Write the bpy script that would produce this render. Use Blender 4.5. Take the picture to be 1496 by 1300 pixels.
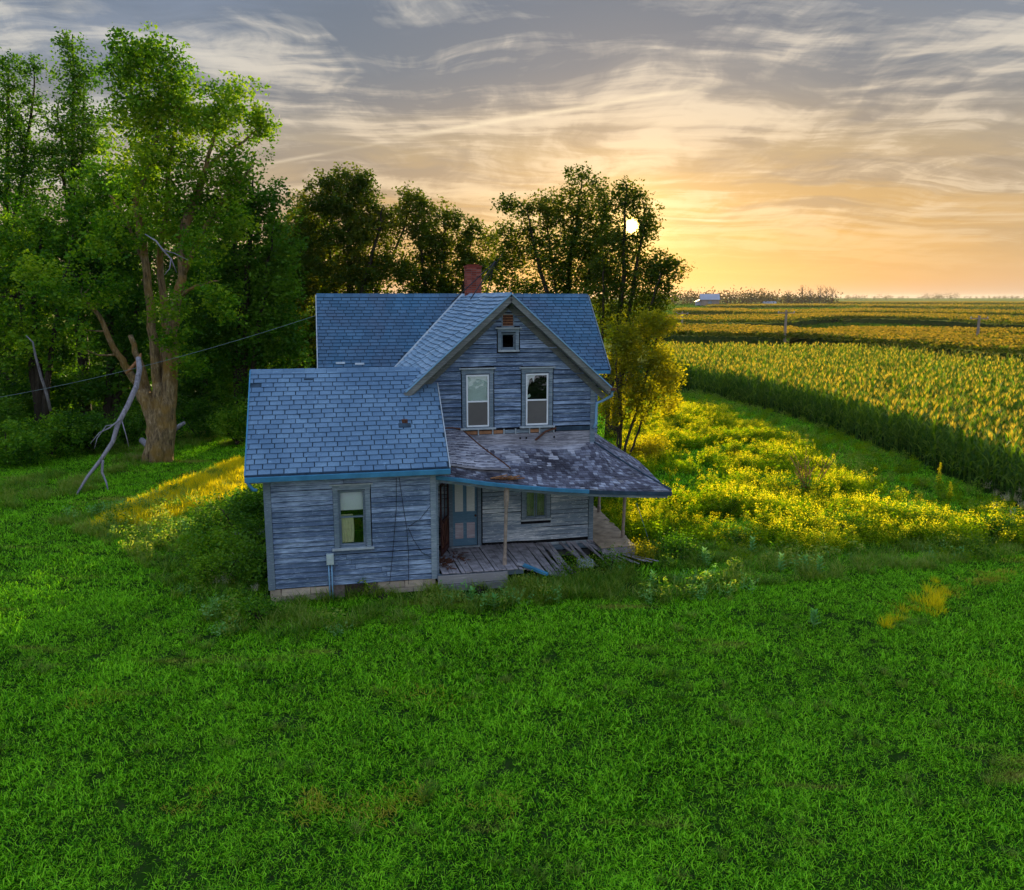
import bpy, math, random
import numpy as np
random.seed(7); rng=np.random.default_rng(11)
R=math.radians
for o in list(bpy.data.objects): bpy.data.objects.remove(o)
sc=bpy.context.scene; col=sc.collection

# ---------------------------------------------------------------- camera
CAMH=7.2; TILT=R(10.203); FPX=1196.4
cd=bpy.data.cameras.new('camera'); cam=bpy.data.objects.new('camera',cd); col.objects.link(cam)
cam.location=(0,0,CAMH); cam.rotation_euler=(math.pi/2-TILT,0,0)
cd.sensor_width=36; cd.lens=FPX/1496*36; cd.clip_start=.1; cd.clip_end=9000
sc.camera=cam
# ---------------------------------------------------------------- light
SUN_AZ=R(8.03); SUN_EL=R(4.72)
SD=np.array([math.sin(SUN_AZ)*math.cos(SUN_EL),math.cos(SUN_AZ)*math.cos(SUN_EL),math.sin(SUN_EL)])
sl=bpy.data.lights.new('sun','SUN'); sun=bpy.data.objects.new('sun',sl); col.objects.link(sun)
sl.energy=5.0; sl.angle=R(.55); sl.color=(1,.79,.40)
sun.rotation_euler=(math.pi/2-SUN_EL,0,-SUN_AZ+math.pi)
sun.location=(20,120,40)
sc.view_settings.view_transform='Standard'; sc.view_settings.look='None'
sc.view_settings.exposure=1.20; sc.view_settings.gamma=1; sc.view_settings.use_curve_mapping=False

HAZE=.00005
# ---------------------------------------------------------------- node helper
class NT:
    def __init__(s,tree): s.t=tree; tree.nodes.clear()
    def n(s,ty,**kw):
        nd=s.t.nodes.new(ty)
        ins=kw.pop('i',{})
        for k,v in kw.items(): setattr(nd,k,v)
        for k,v in ins.items():
            if isinstance(v,bpy.types.NodeSocket): s.t.links.new(v,nd.inputs[k])
            else: nd.inputs[k].default_value=v
        return nd
    def math(s,op,a,b=0.0,c=None,clamp=False):
        d={0:a,1:b}
        if c is not None: d[2]=c
        return s.n('ShaderNodeMath',operation=op,use_clamp=clamp,i=d).outputs[0]
    def vm(s,op,a,b=(0,0,0)):
        nd=s.n('ShaderNodeVectorMath',operation=op,i={0:a,1:b})
        return nd.outputs[1] if op in('DOT_PRODUCT','LENGTH','DISTANCE') else nd.outputs[0]
    def noise(s,vec,scale,detail=3,rough=.55,dist=0.0):
        return s.n('ShaderNodeTexNoise',i={'Vector':vec,'Scale':scale,'Detail':detail,'Roughness':rough,'Distortion':dist}).outputs['Fac']
    def ramp(s,f,stops,interp='LINEAR'):
        nd=s.n('ShaderNodeValToRGB',i={0:f}); cr=nd.color_ramp; cr.interpolation=interp
        while len(cr.elements)<len(stops): cr.elements.new(.5)
        for e,(p,c) in zip(cr.elements,stops):
            e.position=p; e.color=(c,c,c,1) if not hasattr(c,'__len__') else tuple(c)+(1,)
        return nd.outputs[0]
    def mix(s,f,a,b,blend='MIX'):
        nd=s.n('ShaderNodeMix',data_type='RGBA',blend_type=blend)
        for k,v in ((0,f),(6,a),(7,b)):
            if isinstance(v,bpy.types.NodeSocket): s.t.links.new(v,nd.inputs[k])
            else: nd.inputs[k].default_value=v if k==0 else (tuple(v)+(1,))[:4]
        return nd.outputs[2]
    def map(s,vec,scale=(1,1,1),loc=(0,0,0),rot=(0,0,0)):
        return s.n('ShaderNodeMapping',i={'Vector':vec,'Scale':scale,'Location':loc,'Rotation':rot}).outputs[0]

# ---------------------------------------------------------------- sky
w=bpy.data.worlds.new('World'); sc.world=w; w.use_nodes=True
N=NT(w.node_tree)
gen=N.n('ShaderNodeTexCoord').outputs['Generated']
dirv=N.vm('NORMALIZE',gen)
sep=N.n('ShaderNodeSeparateXYZ',i={0:dirv}); el=sep.outputs[2]
cs=N.vm('DOT_PRODUCT',dirv,tuple(SD))                       # cosine of the angle to the sun
nish=N.n('ShaderNodeTexSky',sky_type='NISHITA'); nish.sun_disc=False; nish.sun_elevation=SUN_EL; nish.sun_rotation=SUN_AZ
veil=N.n('ShaderNodeVectorMath',operation='SCALE',i={0:nish.outputs[0],3:.12}).outputs[0]   # clear sky seen through a thin cloud veil
bg1=N.n('ShaderNodeBackground',i={'Color':veil,'Strength':.05})
e01=N.math('MULTIPLY',el,2.5,clamp=True)                    # sin(elevation) 0..0.4
warm=N.ramp(e01,[(0,(.44,.31,.22)),(.05,(.50,.29,.13)),(.20,(.50,.28,.085)),(.40,(.34,.25,.15)),(.56,(.20,.20,.205)),(.80,(.12,.155,.215)),(1,(.15,.20,.30))])
cool=N.ramp(e01,[(0,(.55,.55,.60)),(.3,(.56,.62,.78)),(.7,(.52,.64,.88)),(1,(.55,.72,1.04))])
side=N.ramp(e01,[(0,(.52,.37,.29)),(.10,(.52,.37,.24)),(.30,(.42,.35,.26)),(.50,(.22,.235,.26)),(.75,(.15,.19,.27)),(1,(.14,.20,.34))])
f1=N.n('ShaderNodeMapRange',interpolation_type='SMOOTHSTEP',i={0:cs,1:.82,2:.985}).outputs[0]
f2=N.n('ShaderNodeMapRange',interpolation_type='SMOOTHSTEP',i={0:cs,1:-.1,2:.75}).outputs[0]
base=N.mix(f2,cool,N.mix(f1,side,warm))
zen=N.n('ShaderNodeMapRange',interpolation_type='SMOOTHSTEP',i={0:el,1:.36,2:.75}).outputs[0]
base=N.mix(zen,base,(.62,.82,1.16))
# thin streaked cloud sheet, seen as a plane high above
inv=N.math('DIVIDE',1.0,N.math('ADD',N.math('MAXIMUM',el,0.0),.13))
pl=N.vm('MULTIPLY',dirv,(1,1,0))
pl=N.n('ShaderNodeVectorMath',operation='SCALE',i={0:pl,3:inv}).outputs[0]
warp=N.n('ShaderNodeTexNoise',i={'Vector':pl,'Scale':.9,'Detail':3}).outputs['Color']
pw_=N.vm('ADD',pl,N.n('ShaderNodeVectorMath',operation='SCALE',i={0:warp,3:.75}).outputs[0])
c1=N.noise(N.map(pw_,scale=(.8,1.5,1),rot=(0,0,R(-28)),loc=(3.1,.6,0)),1.5,11,.62,.3)
c2=N.noise(N.map(pw_,scale=(.7,4.2,1),rot=(0,0,R(20)),loc=(1.3,7.7,0)),1.6,9,.60,.25)
c3=N.noise(N.map(pw_,scale=(5.5,.9,1),rot=(0,0,R(-42)),loc=(4.,2.2,0)),1.3,8,.62,.2)
cl=N.math('ADD',N.math('MULTIPLY',c1,.5),N.math('ADD',N.math('MULTIPLY',c2,.32),N.math('MULTIPLY',c3,.18)))
bright=N.ramp(cl,[(.455,0),(.495,.25),(.53,.7),(.575,1)])
dk_=N.noise(N.map(pw_,scale=(.55,1.3,1),loc=(9.4,2.,0),rot=(0,0,R(-12))),1.15,8,.58,.4)
dark=N.ramp(dk_,[(.43,0),(.54,1)])
litc=N.mix(f1,(.50,.46,.40),(.70,.46,.21))
litc=N.mix(N.math('MULTIPLY',e01,1.25,clamp=True),litc,(.57,.54,.48))
vis=N.n('ShaderNodeMapRange',i={0:el,1:.015,2:.10}).outputs[0]
farc=N.math('MULTIPLY',N.math('SUBTRACT',1.0,N.math('MULTIPLY',zen,.75)),vis)
darkc=N.mix(N.math('MULTIPLY',e01,1.6,clamp=True),(.40,.26,.13),(.095,.125,.175))
base=N.mix(N.math('MULTIPLY',N.math('MULTIPLY',dark,.72),farc),base,darkc)
base=N.mix(N.math('MULTIPLY',N.math('MULTIPLY',bright,.85),farc),base,litc)
soft=N.math('SUBTRACT',1.0,N.math('MULTIPLY',N.math('MULTIPLY',f2,.05),N.math('SUBTRACT',1.0,zen)))
base=N.n('ShaderNodeVectorMath',operation='SCALE',i={0:base,3:soft}).outputs[0]
# two thin contrails
def trail(nx,wd,gain,mid,ext):
    global base
    gain_=N.n('ShaderNodeMapRange',interpolation_type='SMOOTHSTEP',i={0:N.vm('DOT_PRODUCT',dirv,mid),1:math.cos(ext*1.25),2:math.cos(ext*.6),3:0.0,4:gain}).outputs[0]
    d=N.math('ABSOLUTE',N.vm('DOT_PRODUCT',dirv,nx))
    base=N.mix(N.math('MULTIPLY',gain_,N.math('MULTIPLY',N.ramp(N.math('DIVIDE',d,wd),[(0,1),(1,0)]),N.ramp(N.noise(pl,2.2,5,.6),[(.36,.2),(.58,1)]))),base,(.74,.62,.44))
def dd(px,py):
    a=px-748;b=650-py
    v=np.array([a,FPX*math.cos(TILT)+b*math.sin(TILT),-FPX*math.sin(TILT)+b*math.cos(TILT)]); return v/np.linalg.norm(v)
def _n(p,q):
    v=np.cross(dd(*p),dd(*q)); return tuple(v/np.linalg.norm(v))
trail(_n((640,192),(990,134)),.0045,.6,tuple(dd(815,162)),.17); trail(_n((385,240),(540,212)),.0028,.5,tuple(dd(450,228)),.08); trail(_n((965,318),(1055,323)),.0022,.6,tuple(dd(1010,320)),.045)
# the sun itself and its glow in the thin cloud
ang=N.math('ARCCOSINE',N.math('MINIMUM',cs,1.0))
glow=N.math('POWER',2.718,N.math('MULTIPLY',ang,-34.0))
glow2=N.math('POWER',2.718,N.math('MULTIPLY',ang,-7.0))
disc=N.n('ShaderNodeMapRange',interpolation_type='SMOOTHSTEP',i={0:ang,1:.0135,2:.0055}).outputs[0]
add=N.mix(1.0,base,N.n('ShaderNodeVectorMath',operation='SCALE',i={0:(1.0,.60,.18),3:N.math('MULTIPLY',glow,.85)}).outputs[0],'ADD')
add=N.mix(1.0,add,N.n('ShaderNodeVectorMath',operation='SCALE',i={0:(.80,.36,.06),3:N.math('MULTIPLY',glow2,.02)}).outputs[0],'ADD')
add=N.mix(1.0,add,N.n('ShaderNodeVectorMath',operation='SCALE',i={0:(1.0,.66,.12),3:N.math('MULTIPLY',disc,6.0)}).outputs[0],'ADD')
bg2=N.n('ShaderNodeBackground',i={'Color':add,'Strength':.56})
sh=N.n('ShaderNodeAddShader',i={0:bg1.outputs[0],1:bg2.outputs[0]})
N.n('ShaderNodeOutputWorld',i={0:sh.outputs[0]})
w.cycles.sampling_method='MANUAL'; w.cycles.sample_map_resolution=1024

# ---------------------------------------------------------------- geometry helpers
def at(px,py,Y):                                            # a point of the place at distance Y along a line of sight
    a=px-748;b=650-py
    d=np.array([a,FPX*math.cos(TILT)+b*math.sin(TILT),-FPX*math.sin(TILT)+b*math.cos(TILT)])
    return np.array([0,0,CAMH])+d*Y/d[1]
def onz(px,py,z=0.0):
    a=px-748;b=650-py
    d=np.array([a,FPX*math.cos(TILT)+b*math.sin(TILT),-FPX*math.sin(TILT)+b*math.cos(TILT)])
    return np.array([0,0,CAMH])+d*(z-CAMH)/d[2]
HX,HY,HA=-5.764,18.589,R(12.258)
def h2w(u,v,z=0.0): return np.array([HX+u*math.cos(HA)-v*math.sin(HA),HY+u*math.sin(HA)+v*math.cos(HA),z])
def w2h(x,y):
    dx=x-HX;dy=y-HY; return dx*math.cos(HA)+dy*math.sin(HA),-dx*math.sin(HA)+dy*math.cos(HA)
def sstep(a,b,x):
    t=np.clip((x-a)/(b-a),0,1); return t*t*(3-2*t)
def vnoise(x,y,s,seed=0):
    x=np.asarray(x,float)*s+seed*17.3;y=np.asarray(y,float)*s+seed*5.1
    def hsh(i,j):
        k=np.sin(i*127.1+j*311.7+seed*74.7)*43758.5453; return k-np.floor(k)
    i=np.floor(x);j=np.floor(y);fx=x-i;fy=y-j;fx=fx*fx*(3-2*fx);fy=fy*fy*(3-2*fy)
    return (hsh(i,j)*(1-fx)+hsh(i+1,j)*fx)*(1-fy)+(hsh(i,j+1)*(1-fx)+hsh(i+1,j+1)*fx)*fy
def ground_z(x,y):
    x=np.asarray(x,float);y=np.asarray(y,float)
    crest=17.2+3.6*sstep(1.5,8,x)+1.0*sstep(-7,-14,x)
    d=np.maximum(crest-y,0); z=-0.098*(np.sqrt(d*d+1.2)-1.095)  # lawn drops away from the crest, shaped to keep the low sun off it
    z=z+.5*sstep(95,135,y)
    z=z+(vnoise(x,y,.35,3)-.5)*.10*sstep(60,30,y)
    z=z+(vnoise(x,y,.009,5)-.5)*.8*sstep(160,420,y)
    z=z+3.4*sstep(700,2600,y)
    return z

def pmesh(name,V,F,mat=None,parent=None,attr=None,smooth=False,link=True):
    V=np.asarray(V,np.float32).reshape(-1,3); me=bpy.data.meshes.new(name)
    if isinstance(F,np.ndarray):
        nf,k=F.shape; me.vertices.add(len(V)); me.vertices.foreach_set('co',V.ravel())
        me.loops.add(nf*k); me.loops.foreach_set('vertex_index',F.astype(np.int32).ravel())
        me.polygons.add(nf); me.polygons.foreach_set('loop_start',np.arange(0,nf*k,k,dtype=np.int32))
        me.update(calc_edges=True)
    else: me.from_pydata(V.tolist(),[],F); me.update()
    if attr is not None:
        a=me.attributes.new('rnd','FLOAT','POINT'); a.data.foreach_set('value',np.asarray(attr,np.float32))
    if smooth: me.polygons.foreach_set('use_smooth',[True]*len(me.polygons))
    if mat: me.materials.append(mat)
    o=bpy.data.objects.new(name,me)
    if link: col.objects.link(o)
    if parent is not None: o.parent=parent
    return o
BOXF=[(0,1,3,2),(4,6,7,5),(0,4,5,1),(2,3,7,6),(0,2,6,4),(1,5,7,3)]
class MB:
    def __init__(s): s.V=[];s.F=[];s.A=[]
    def add(s,V,F,a=None):
        b=len(s.V); s.V+= [tuple(map(float,p)) for p in V]; s.F+=[tuple(i+b for i in f) for f in F]
        s.A+=[random.random() if a is None else a]*len(V)
    def box(s,x0,x1,y0,y1,z0,z1,a=None):
        s.add([(x,y,z) for x in(x0,x1) for y in(y0,y1) for z in(z0,z1)],BOXF,a)
    def hexa(s,P,a=None): s.add(P,BOXF,a)                    # 8 corners, order x,y,z like box
    def bar(s,p,q,wd,ht,up=(0,0,1),a=None):
        p=np.array(p,float);q=np.array(q,float);d=q-p;d/=np.linalg.norm(d);up=np.array(up,float)
        sx=np.cross(d,up);sx/=np.linalg.norm(sx);uz=np.cross(sx,d)
        s.add([c+sx*i*wd/2+uz*j*ht/2 for c in(p,q) for i in(-1,1) for j in(-1,1)],BOXF,a)
    def prism(s,poly,ax,a0,a1,a=None):                      # poly in the two other axes, extruded along ax
        n=len(poly);P=[]
        for c in(a0,a1):
            for (x,y) in poly:
                q=[x,y];q.insert(ax,c);P.append(tuple(q))
        F=[tuple(range(n)),tuple(range(2*n-1,n-1,-1))]+[(i,i+n,(i+1)%n+n,(i+1)%n) for i in range(n)]
        s.add(P,F,a)
    def tube(s,pts,rad,n=6,a=None,cap=True):
        pts=np.array(pts,float);m=len(pts)
        if not hasattr(rad,'__len__'): rad=[rad]*m
        P=[];ref=np.array([.3,.9,.31])
        for i in range(m):
            t=pts[min(i+1,m-1)]-pts[max(i-1,0)];t/=np.linalg.norm(t)+1e-9
            if abs(np.dot(t,ref))>.92: ref=np.array([1,.1,.2])
            x=np.cross(t,ref);x/=np.linalg.norm(x);y=np.cross(t,x)
            for k in range(n):
                q=2*math.pi*k/n;P.append(pts[i]+rad[i]*(math.cos(q)*x+math.sin(q)*y))
        F=[(i*n+k,i*n+(k+1)%n,(i+1)*n+(k+1)%n,(i+1)*n+k) for i in range(m-1) for k in range(n)]
        if cap: F+=[tuple(range(n-1,-1,-1)),tuple(range((m-1)*n,m*n))]
        s.add(P,F,a)
    def build(s,name,mat,parent=None,smooth=False,link=True):
        return pmesh(name,s.V,s.F,mat,parent,s.A,smooth,link)
def tag(o,label=None,cat=None,group=None,kind=None):
    if label: o['label']=label
    if cat: o['category']=cat
    if group: o['group']=group
    if kind: o['kind']=kind
    return o
def empty(name,loc=(0,0,0),rz=0):
    o=bpy.data.objects.new(name,None); col.objects.link(o); o.location=tuple(map(float,loc)); o.rotation_euler=(0,0,rz); return o
def copy_tree(o,parent=None):
    c=o.copy(); col.objects.link(c); c.parent=parent
    for k,v in o.items():
        pass
    for ch in o.children: copy_tree(ch,c)
    return c

# ---------------------------------------------------------------- materials
def newmat(name):
    m=bpy.data.materials.new(name); m.use_nodes=True; return m,NT(m.node_tree)
def out(N,s,disp=None):
    i={0:s}
    N.n('ShaderNodeOutputMaterial',i=i)
def bump(N,h,st=.3,d=.02): return N.n('ShaderNodeBump',i={'Height':h,'Strength':st,'Distance':d}).outputs[0]
def principled(N,c,rough=.8,nrm=None,metal=0.0,spec=.12):
    i={'Base Color':c if isinstance(c,bpy.types.NodeSocket) else tuple(c)+(1,),'Roughness':rough,'Metallic':metal,'Specular IOR Level':spec}
    if nrm is not None: i['Normal']=nrm
    return N.n('ShaderNodeBsdfPrincipled',i=i).outputs[0]
def objc(N): return N.n('ShaderNodeTexCoord').outputs['Object']
def rndattr(N): return N.n('ShaderNodeAttribute',attribute_name='rnd').outputs['Fac']
def orand(N): return N.n('ShaderNodeObjectInfo').outputs['Random']
def simple(name,c,rough=.7,var=.25,scale=6,metal=0.0,bs=.2):
    m,N=newmat(name); o=objc(N); n=N.noise(o,scale,5)
    cc=N.mix(N.ramp(n,[(.3,0),(.7,1)]),tuple(x*(1-var) for x in c),tuple(min(1,x*(1+var)) for x in c))
    out(N,principled(N,cc,rough,bump(N,N.noise(o,scale*4,4),bs,.01),metal)); return m
def siding(name,dk,md,lt,shift=0.0,fx=1.0):
    m,N=newmat(name); o=objc(N); r=orand(N)
    off=N.n('ShaderNodeCombineXYZ',i={0:N.math('MULTIPLY',r,31.0),1:0.0,2:N.math('MULTIPLY',r,7.0)}).outputs[0]
    q=N.vm('ADD',o,off)
    n1=N.noise(N.map(q,scale=(.9,1,30)),1.9,9,.74,.25)       # streaks along the board
    n2=N.noise(N.map(o,scale=(1,1,1)),.9,4,.6)              # broad weathering of the wall
    n3=N.noise(N.map(q,scale=(3,1,60)),1.5,3,.6)            # wood grain
    f=N.math('ADD',N.math('ADD',N.math('MULTIPLY',n1,.55),N.math('MULTIPLY',n2,.30)),N.math('ADD',N.math('MULTIPLY',n3,.22),N.math('MULTIPLY',r,.07)))
    f=N.math('ADD',f,shift+.012)
    c=N.ramp(f,[(.40,dk),(.475,md),(.57,md),(.68,lt)])
    chips=N.ramp(N.noise(N.map(q,scale=(2.5,1,12)),3,4,.7),[(.60,0),(.68,1)])
    c=N.mix(N.math('MULTIPLY',chips,.55*fx),c,tuple(min(1,x*1.25) for x in lt))
    nails=N.n('ShaderNodeTexNoise',i={'Vector':N.map(o,scale=(1.2,1,16)),'Scale':4,'Detail':1}).outputs['Fac']
    c=N.mix(N.ramp(nails,[(.74,0),(.78,.8)]),c,(.03,.03,.04))
    out(N,principled(N,c,.75,bump(N,N.math('ADD',n3,n1),.5,.012))); return m
M={}
M['siding']=siding('weathered_siding',(.012,.018,.034),(.085,.13,.215),(.36,.47,.64))
M['porch_siding']=siding('peeling_white_siding',(.03,.045,.07),(.20,.26,.33),(.78,.82,.84),-.005,1.4)
M['trim']=siding('weathered_trim',(.04,.055,.075),(.13,.18,.23),(.32,.38,.44))
M['rake']=siding('grey_rake',(.05,.055,.055),(.12,.13,.125),(.24,.25,.24))
M['sill']=simple('chalky_sill',(.36,.41,.45),.7,.2,9)
M['white']=simple('storm_white',(.72,.76,.80),.5,.08,5)
M['gutter']=simple('blue_gutter',(.05,.20,.34),.45,.25,3,bs=.1)
M['blind']=simple('pale_blind',(.74,.88,.84),.8,.06,3)
M['shade']=simple('white_shade',(.88,.92,.95),.8,.05,2,bs=.5)
M['curtain']=simple('cream_curtain',(.72,.70,.44),.85,.10,7)
M['oldcurtain']=simple('dusty_curtain',(.20,.20,.14),.9,.3,6)
M['dark']=simple('dark_void',(.012,.012,.014),.9,.1)
M['plank']=simple('porch_plank',(.27,.25,.27),.85,.45,5)
M['fresh']=simple('bare_joist',(.34,.17,.09),.8,.35,9)
M['screenred']=simple('dark_red_screen_frame',(.055,.022,.020),.6,.4,8)
M['concrete']=simple('old_concrete',(.20,.20,.20),.9,.2,4)
M['rust']=simple('rust',(.10,.045,.03),.8,.4,20)
M['metal']=simple('grey_metal',(.22,.26,.30),.4,.15,6,.6)
M['meter']=simple('meter_paint',(.42,.50,.50),.5,.12,8)
M['conduit']=simple('blue_grey_conduit',(.20,.38,.56),.4,.1,8,.2)
M['wire']=simple('black_wire',(.02,.02,.025),.6,.1)
M['cable']=simple('pale_cable',(.16,.22,.24),.5,.1)
def screen_m():
    m,N=newmat('window_screen'); o=objc(N)
    d=principled(N,N.mix(N.noise(o,3,4),(.10,.095,.09),(.15,.14,.13)),.85); out(N,d); return m
M['screen']=screen_m()
def glass_m():
    m,N=newmat('old_glass')
    t=N.n('ShaderNodeBsdfTransparent',i={0:(.95,.97,.97,1)}).outputs[0]
    g=N.n('ShaderNodeBsdfGlossy',i={0:(.9,.95,1,1),'Roughness':.03,'Normal':bump(N,N.noise(objc(N),2.5,2),.15,.02)}).outputs[0]
    f=N.n('ShaderNodeFresnel',i={0:1.5}).outputs[0]
    out(N,N.n('ShaderNodeMixShader',i={0:N.math('ADD',f,.02),1:t,2:g}).outputs[0]); return m
M['glass']=glass_m()
def stone_m():
    m,N=newmat('foundation_stone'); o=objc(N); r=orand(N)
    c=N.mix(r,(.36,.29,.22),(.52,.42,.32)); c=N.mix(N.ramp(N.noise(o,7,5),[(.4,0),(.7,.7)]),c,(.30,.26,.23))
    out(N,principled(N,c,.9,bump(N,N.noise(o,14,5),.6,.02))); return m
M['stone']=stone_m()
def brick_m():
    m,N=newmat('chimney_brick'); o=objc(N); r=rndattr(N)
    c=N.ramp(r,[(0,(.16,.035,.025)),(.5,(.26,.06,.04)),(1,(.34,.10,.07))])
    out(N,principled(N,c,.9,bump(N,N.noise(o,30,4),.5,.01))); return m
M['brick']=brick_m()
M['mortar']=simple('mortar',(.18,.14,.13),.95,.2,20)
def shingle_m(name,a,b,c3,obj,stain):
    m,N=newmat(name); o=objc(N)
    gc=N.n('ShaderNodeNewGeometry').outputs['Position']
    r=orand(N) if obj else rndattr(N)
    c=N.ramp(r,[(0,a),(.5,b),(1,c3)])
    st=N.ramp(N.noise(gc,.55,4,.6,.4),[(.38,0),(.66,1)])
    c=N.mix(N.math('MULTIPLY',st,.60),c,stain)
    gr=N.noise(gc,24,3,.7); c=N.mix(N.math('MULTIPLY',N.ramp(gr,[(.35,1),(.6,0)]),.35),c,tuple(x*.55 for x in a))
    sp=N.noise(gc,5,4,.7); c=N.mix(N.ramp(sp,[(.62,0),(.72,.5)]),c,tuple(min(1,x*1.5) for x in c3))
    out(N,principled(N,c,.7,bump(N,gr,.5,.006),spec=.15)); return m
M['tabs']=shingle_m('asphalt_tab',(.115,.20,.31),(.14,.235,.355),(.175,.285,.41),True,(.06,.13,.23))
M['tabsj']=shingle_m('asphalt_tab_joined',(.115,.20,.31),(.14,.235,.355),(.175,.285,.41),False,(.06,.13,.23))
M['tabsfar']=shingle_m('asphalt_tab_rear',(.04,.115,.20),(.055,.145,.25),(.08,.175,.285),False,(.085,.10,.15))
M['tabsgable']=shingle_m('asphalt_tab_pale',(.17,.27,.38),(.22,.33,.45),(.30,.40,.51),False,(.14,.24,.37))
M['under']=simple('roof_underlay',(.035,.06,.09),.9,.3,6)
def wshake(name,side=False):
    m,N=newmat(name); o=objc(N); r=rndattr(N)
    gr=N.noise(N.map(o,scale=(20,3,3)),2,4,.7)
    c=N.ramp(r,[(0,(.07,.07,.10)),(.45,(.15,.15,.20)),(.8,(.26,.28,.36)),(1,(.42,.45,.54))])
    st=N.ramp(N.noise(o,.9,5,.6,.6),[(.46,0),(.60,1)])
    c=N.mix(N.math('MULTIPLY',st,.85),c,(.035,.032,.045))
    c=N.mix(N.ramp(N.noise(o,1.7,5,.7),[(.60,0),(.70,.6)]),c,(.44,.42,.42))
    c=N.mix(N.math('MULTIPLY',gr,.45),c,(.05,.05,.06))
    out(N,principled(N,c,.85,bump(N,gr,.6,.01))); return m
M['shake']=wshake('wood_shingle')
M['sheath']=siding('bare_sheathing',(.05,.05,.07),(.15,.15,.18),(.48,.48,.54))
def bark(name,a,b,c3,sc_=3.0):
    m,N=newmat(name); o=objc(N)
    n=N.noise(N.map(o,scale=(4,4,.8)),sc_,6,.7,.4); k=N.noise(o,1.3,4)
    c=N.ramp(n,[(.35,a),(.55,b),(.70,c3)]); c=N.mix(N.ramp(k,[(.45,0),(.62,.75)]),c,(.26,.15,.03) if 'ochre' in name else b)
    out(N,principled(N,c,.9,bump(N,n,.9,.06))); return m
M['bark_ochre']=bark('bark_ochre',(.06,.045,.03),(.26,.18,.09),(.46,.37,.24))
M['bark']=bark('bark_dark',(.018,.015,.010),(.05,.04,.03),(.10,.08,.06))
M['deadwood']=bark('dead_wood',(.12,.11,.12),(.28,.26,.29),(.50,.48,.50))
M['splinter']=bark('split_heartwood',(.12,.05,.02),(.34,.16,.07),(.55,.34,.18))
M['polewood']=bark('pole_wood',(.14,.11,.10),(.28,.23,.20),(.40,.34,.30))
def leafm(name,cols,tr=.45,big=.25,dry=None,gloss=.010,tb=(1.5,1.35,.55),nw=.75,rw=.45,gr=.45):
    m,N=newmat(name); g=N.n('ShaderNodeNewGeometry').outputs['Position']; r=rndattr(N)
    f=N.math('ADD',N.math('MULTIPLY',N.noise(g,big,3,.6),nw),N.math('ADD',N.math('MULTIPLY',r,rw),.60-nw*.5-rw*.5))
    k=len(cols); c=N.ramp(f,[(.30+.5*i/(k-1),cc) for i,cc in enumerate(cols)])
    if dry: c=N.mix(N.ramp(N.noise(N.map(g,scale=dry[1]),1,4,.65),[(dry[2],0),(dry[2]+.09,.75)]),c,dry[0])
    d=N.n('ShaderNodeBsdfDiffuse',i={0:c}).outputs[0]
    t=N.n('ShaderNodeBsdfTranslucent',i={0:N.mix(1.0,c,tb,'MULTIPLY')}).outputs[0]
    s=N.n('ShaderNodeMixShader',i={0:tr,1:d,2:t}).outputs[0]
    gl=N.n('ShaderNodeBsdfGlossy',i={0:(.8,.85,.9,1),'Roughness':gr}).outputs[0]
    out(N,N.n('ShaderNodeMixShader',i={0:gloss,1:s,2:gl}).outputs[0]); return m
M['grass']=leafm('lawn_grass',[(.009,.040,.001),(.038,.175,.002),(.105,.40,.004),(.30,.68,.02)],.35,.55,((.34,.27,.06),(.16,.85,1),.62),.006,(1.3,1.3,.3),.50,.85,.3)
M['roughgrass']=leafm('rough_grass',[(.020,.08,.004),(.06,.18,.006),(.15,.28,.015),(.30,.36,.07)],.5,.5,((.34,.26,.13),(.4,.4,1),.62))
M['lit_grass']=leafm('dry_or_sunlit_grass',[(.34,.36,.008),(.54,.54,.012),(.76,.72,.02)],.6,.8,None,.0,(1.7,1.3,.5))  # low sun on the grass put into a bright yellow blade colour
M['meadow']=leafm('goldenrod',[(.05,.13,.005),(.14,.26,.007),(.28,.38,.010)],.55,.35,((.03,.09,.01),(.5,.5,.5),.56),.0,(1.5,1.4,.3))
M['bloom']=leafm('goldenrod_bloom',[(.52,.46,.01),(.66,.60,.02),(.78,.72,.03)],.55,.6,None,.0,(1.3,1.2,.5))
M['corn']=leafm('corn_leaf',[(.02,.07,.006),(.05,.13,.010),(.12,.22,.02)],.5,.4,None,.012,(1.9,1.6,.3))
M['tassel']=leafm('corn_tassel',[(.42,.38,.04),(.54,.47,.06),(.64,.54,.09)],.5,.6,None,.0,(1.4,1.1,.5))
M['leaf_big']=leafm('leaf_bright',[(.015,.06,.002),(.055,.18,.004),(.14,.28,.007),(.25,.37,.012)],.45,.35)
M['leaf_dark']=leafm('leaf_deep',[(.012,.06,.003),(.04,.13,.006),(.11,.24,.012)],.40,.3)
M['leaf_wood']=leafm('leaf_wood',[(.010,.05,.002),(.035,.13,.004),(.10,.25,.008),(.20,.36,.015)],.42,.3)
M['leaf_back']=leafm('leaf_olive',[(.018,.05,.004),(.045,.09,.006),(.10,.14,.010)],.45,.35,None,.008,(1.9,1.4,.35))
M['leaf_gold']=leafm('leaf_sunlit',[(.10,.14,.006),(.20,.23,.008),(.34,.34,.012)],.6,.4,None,.008,(1.9,1.5,.4))  # low sunlight on the foliage put into the yellow leaf colour
M['milkweed']=leafm('milkweed_leaf',[(.06,.22,.04),(.12,.32,.08),(.2,.4,.12)],.4,1.2)
M['fluff']=leafm('pale_seed_heads',[(.45,.40,.34),(.6,.54,.48),(.7,.66,.6)],.4,1)
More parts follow.
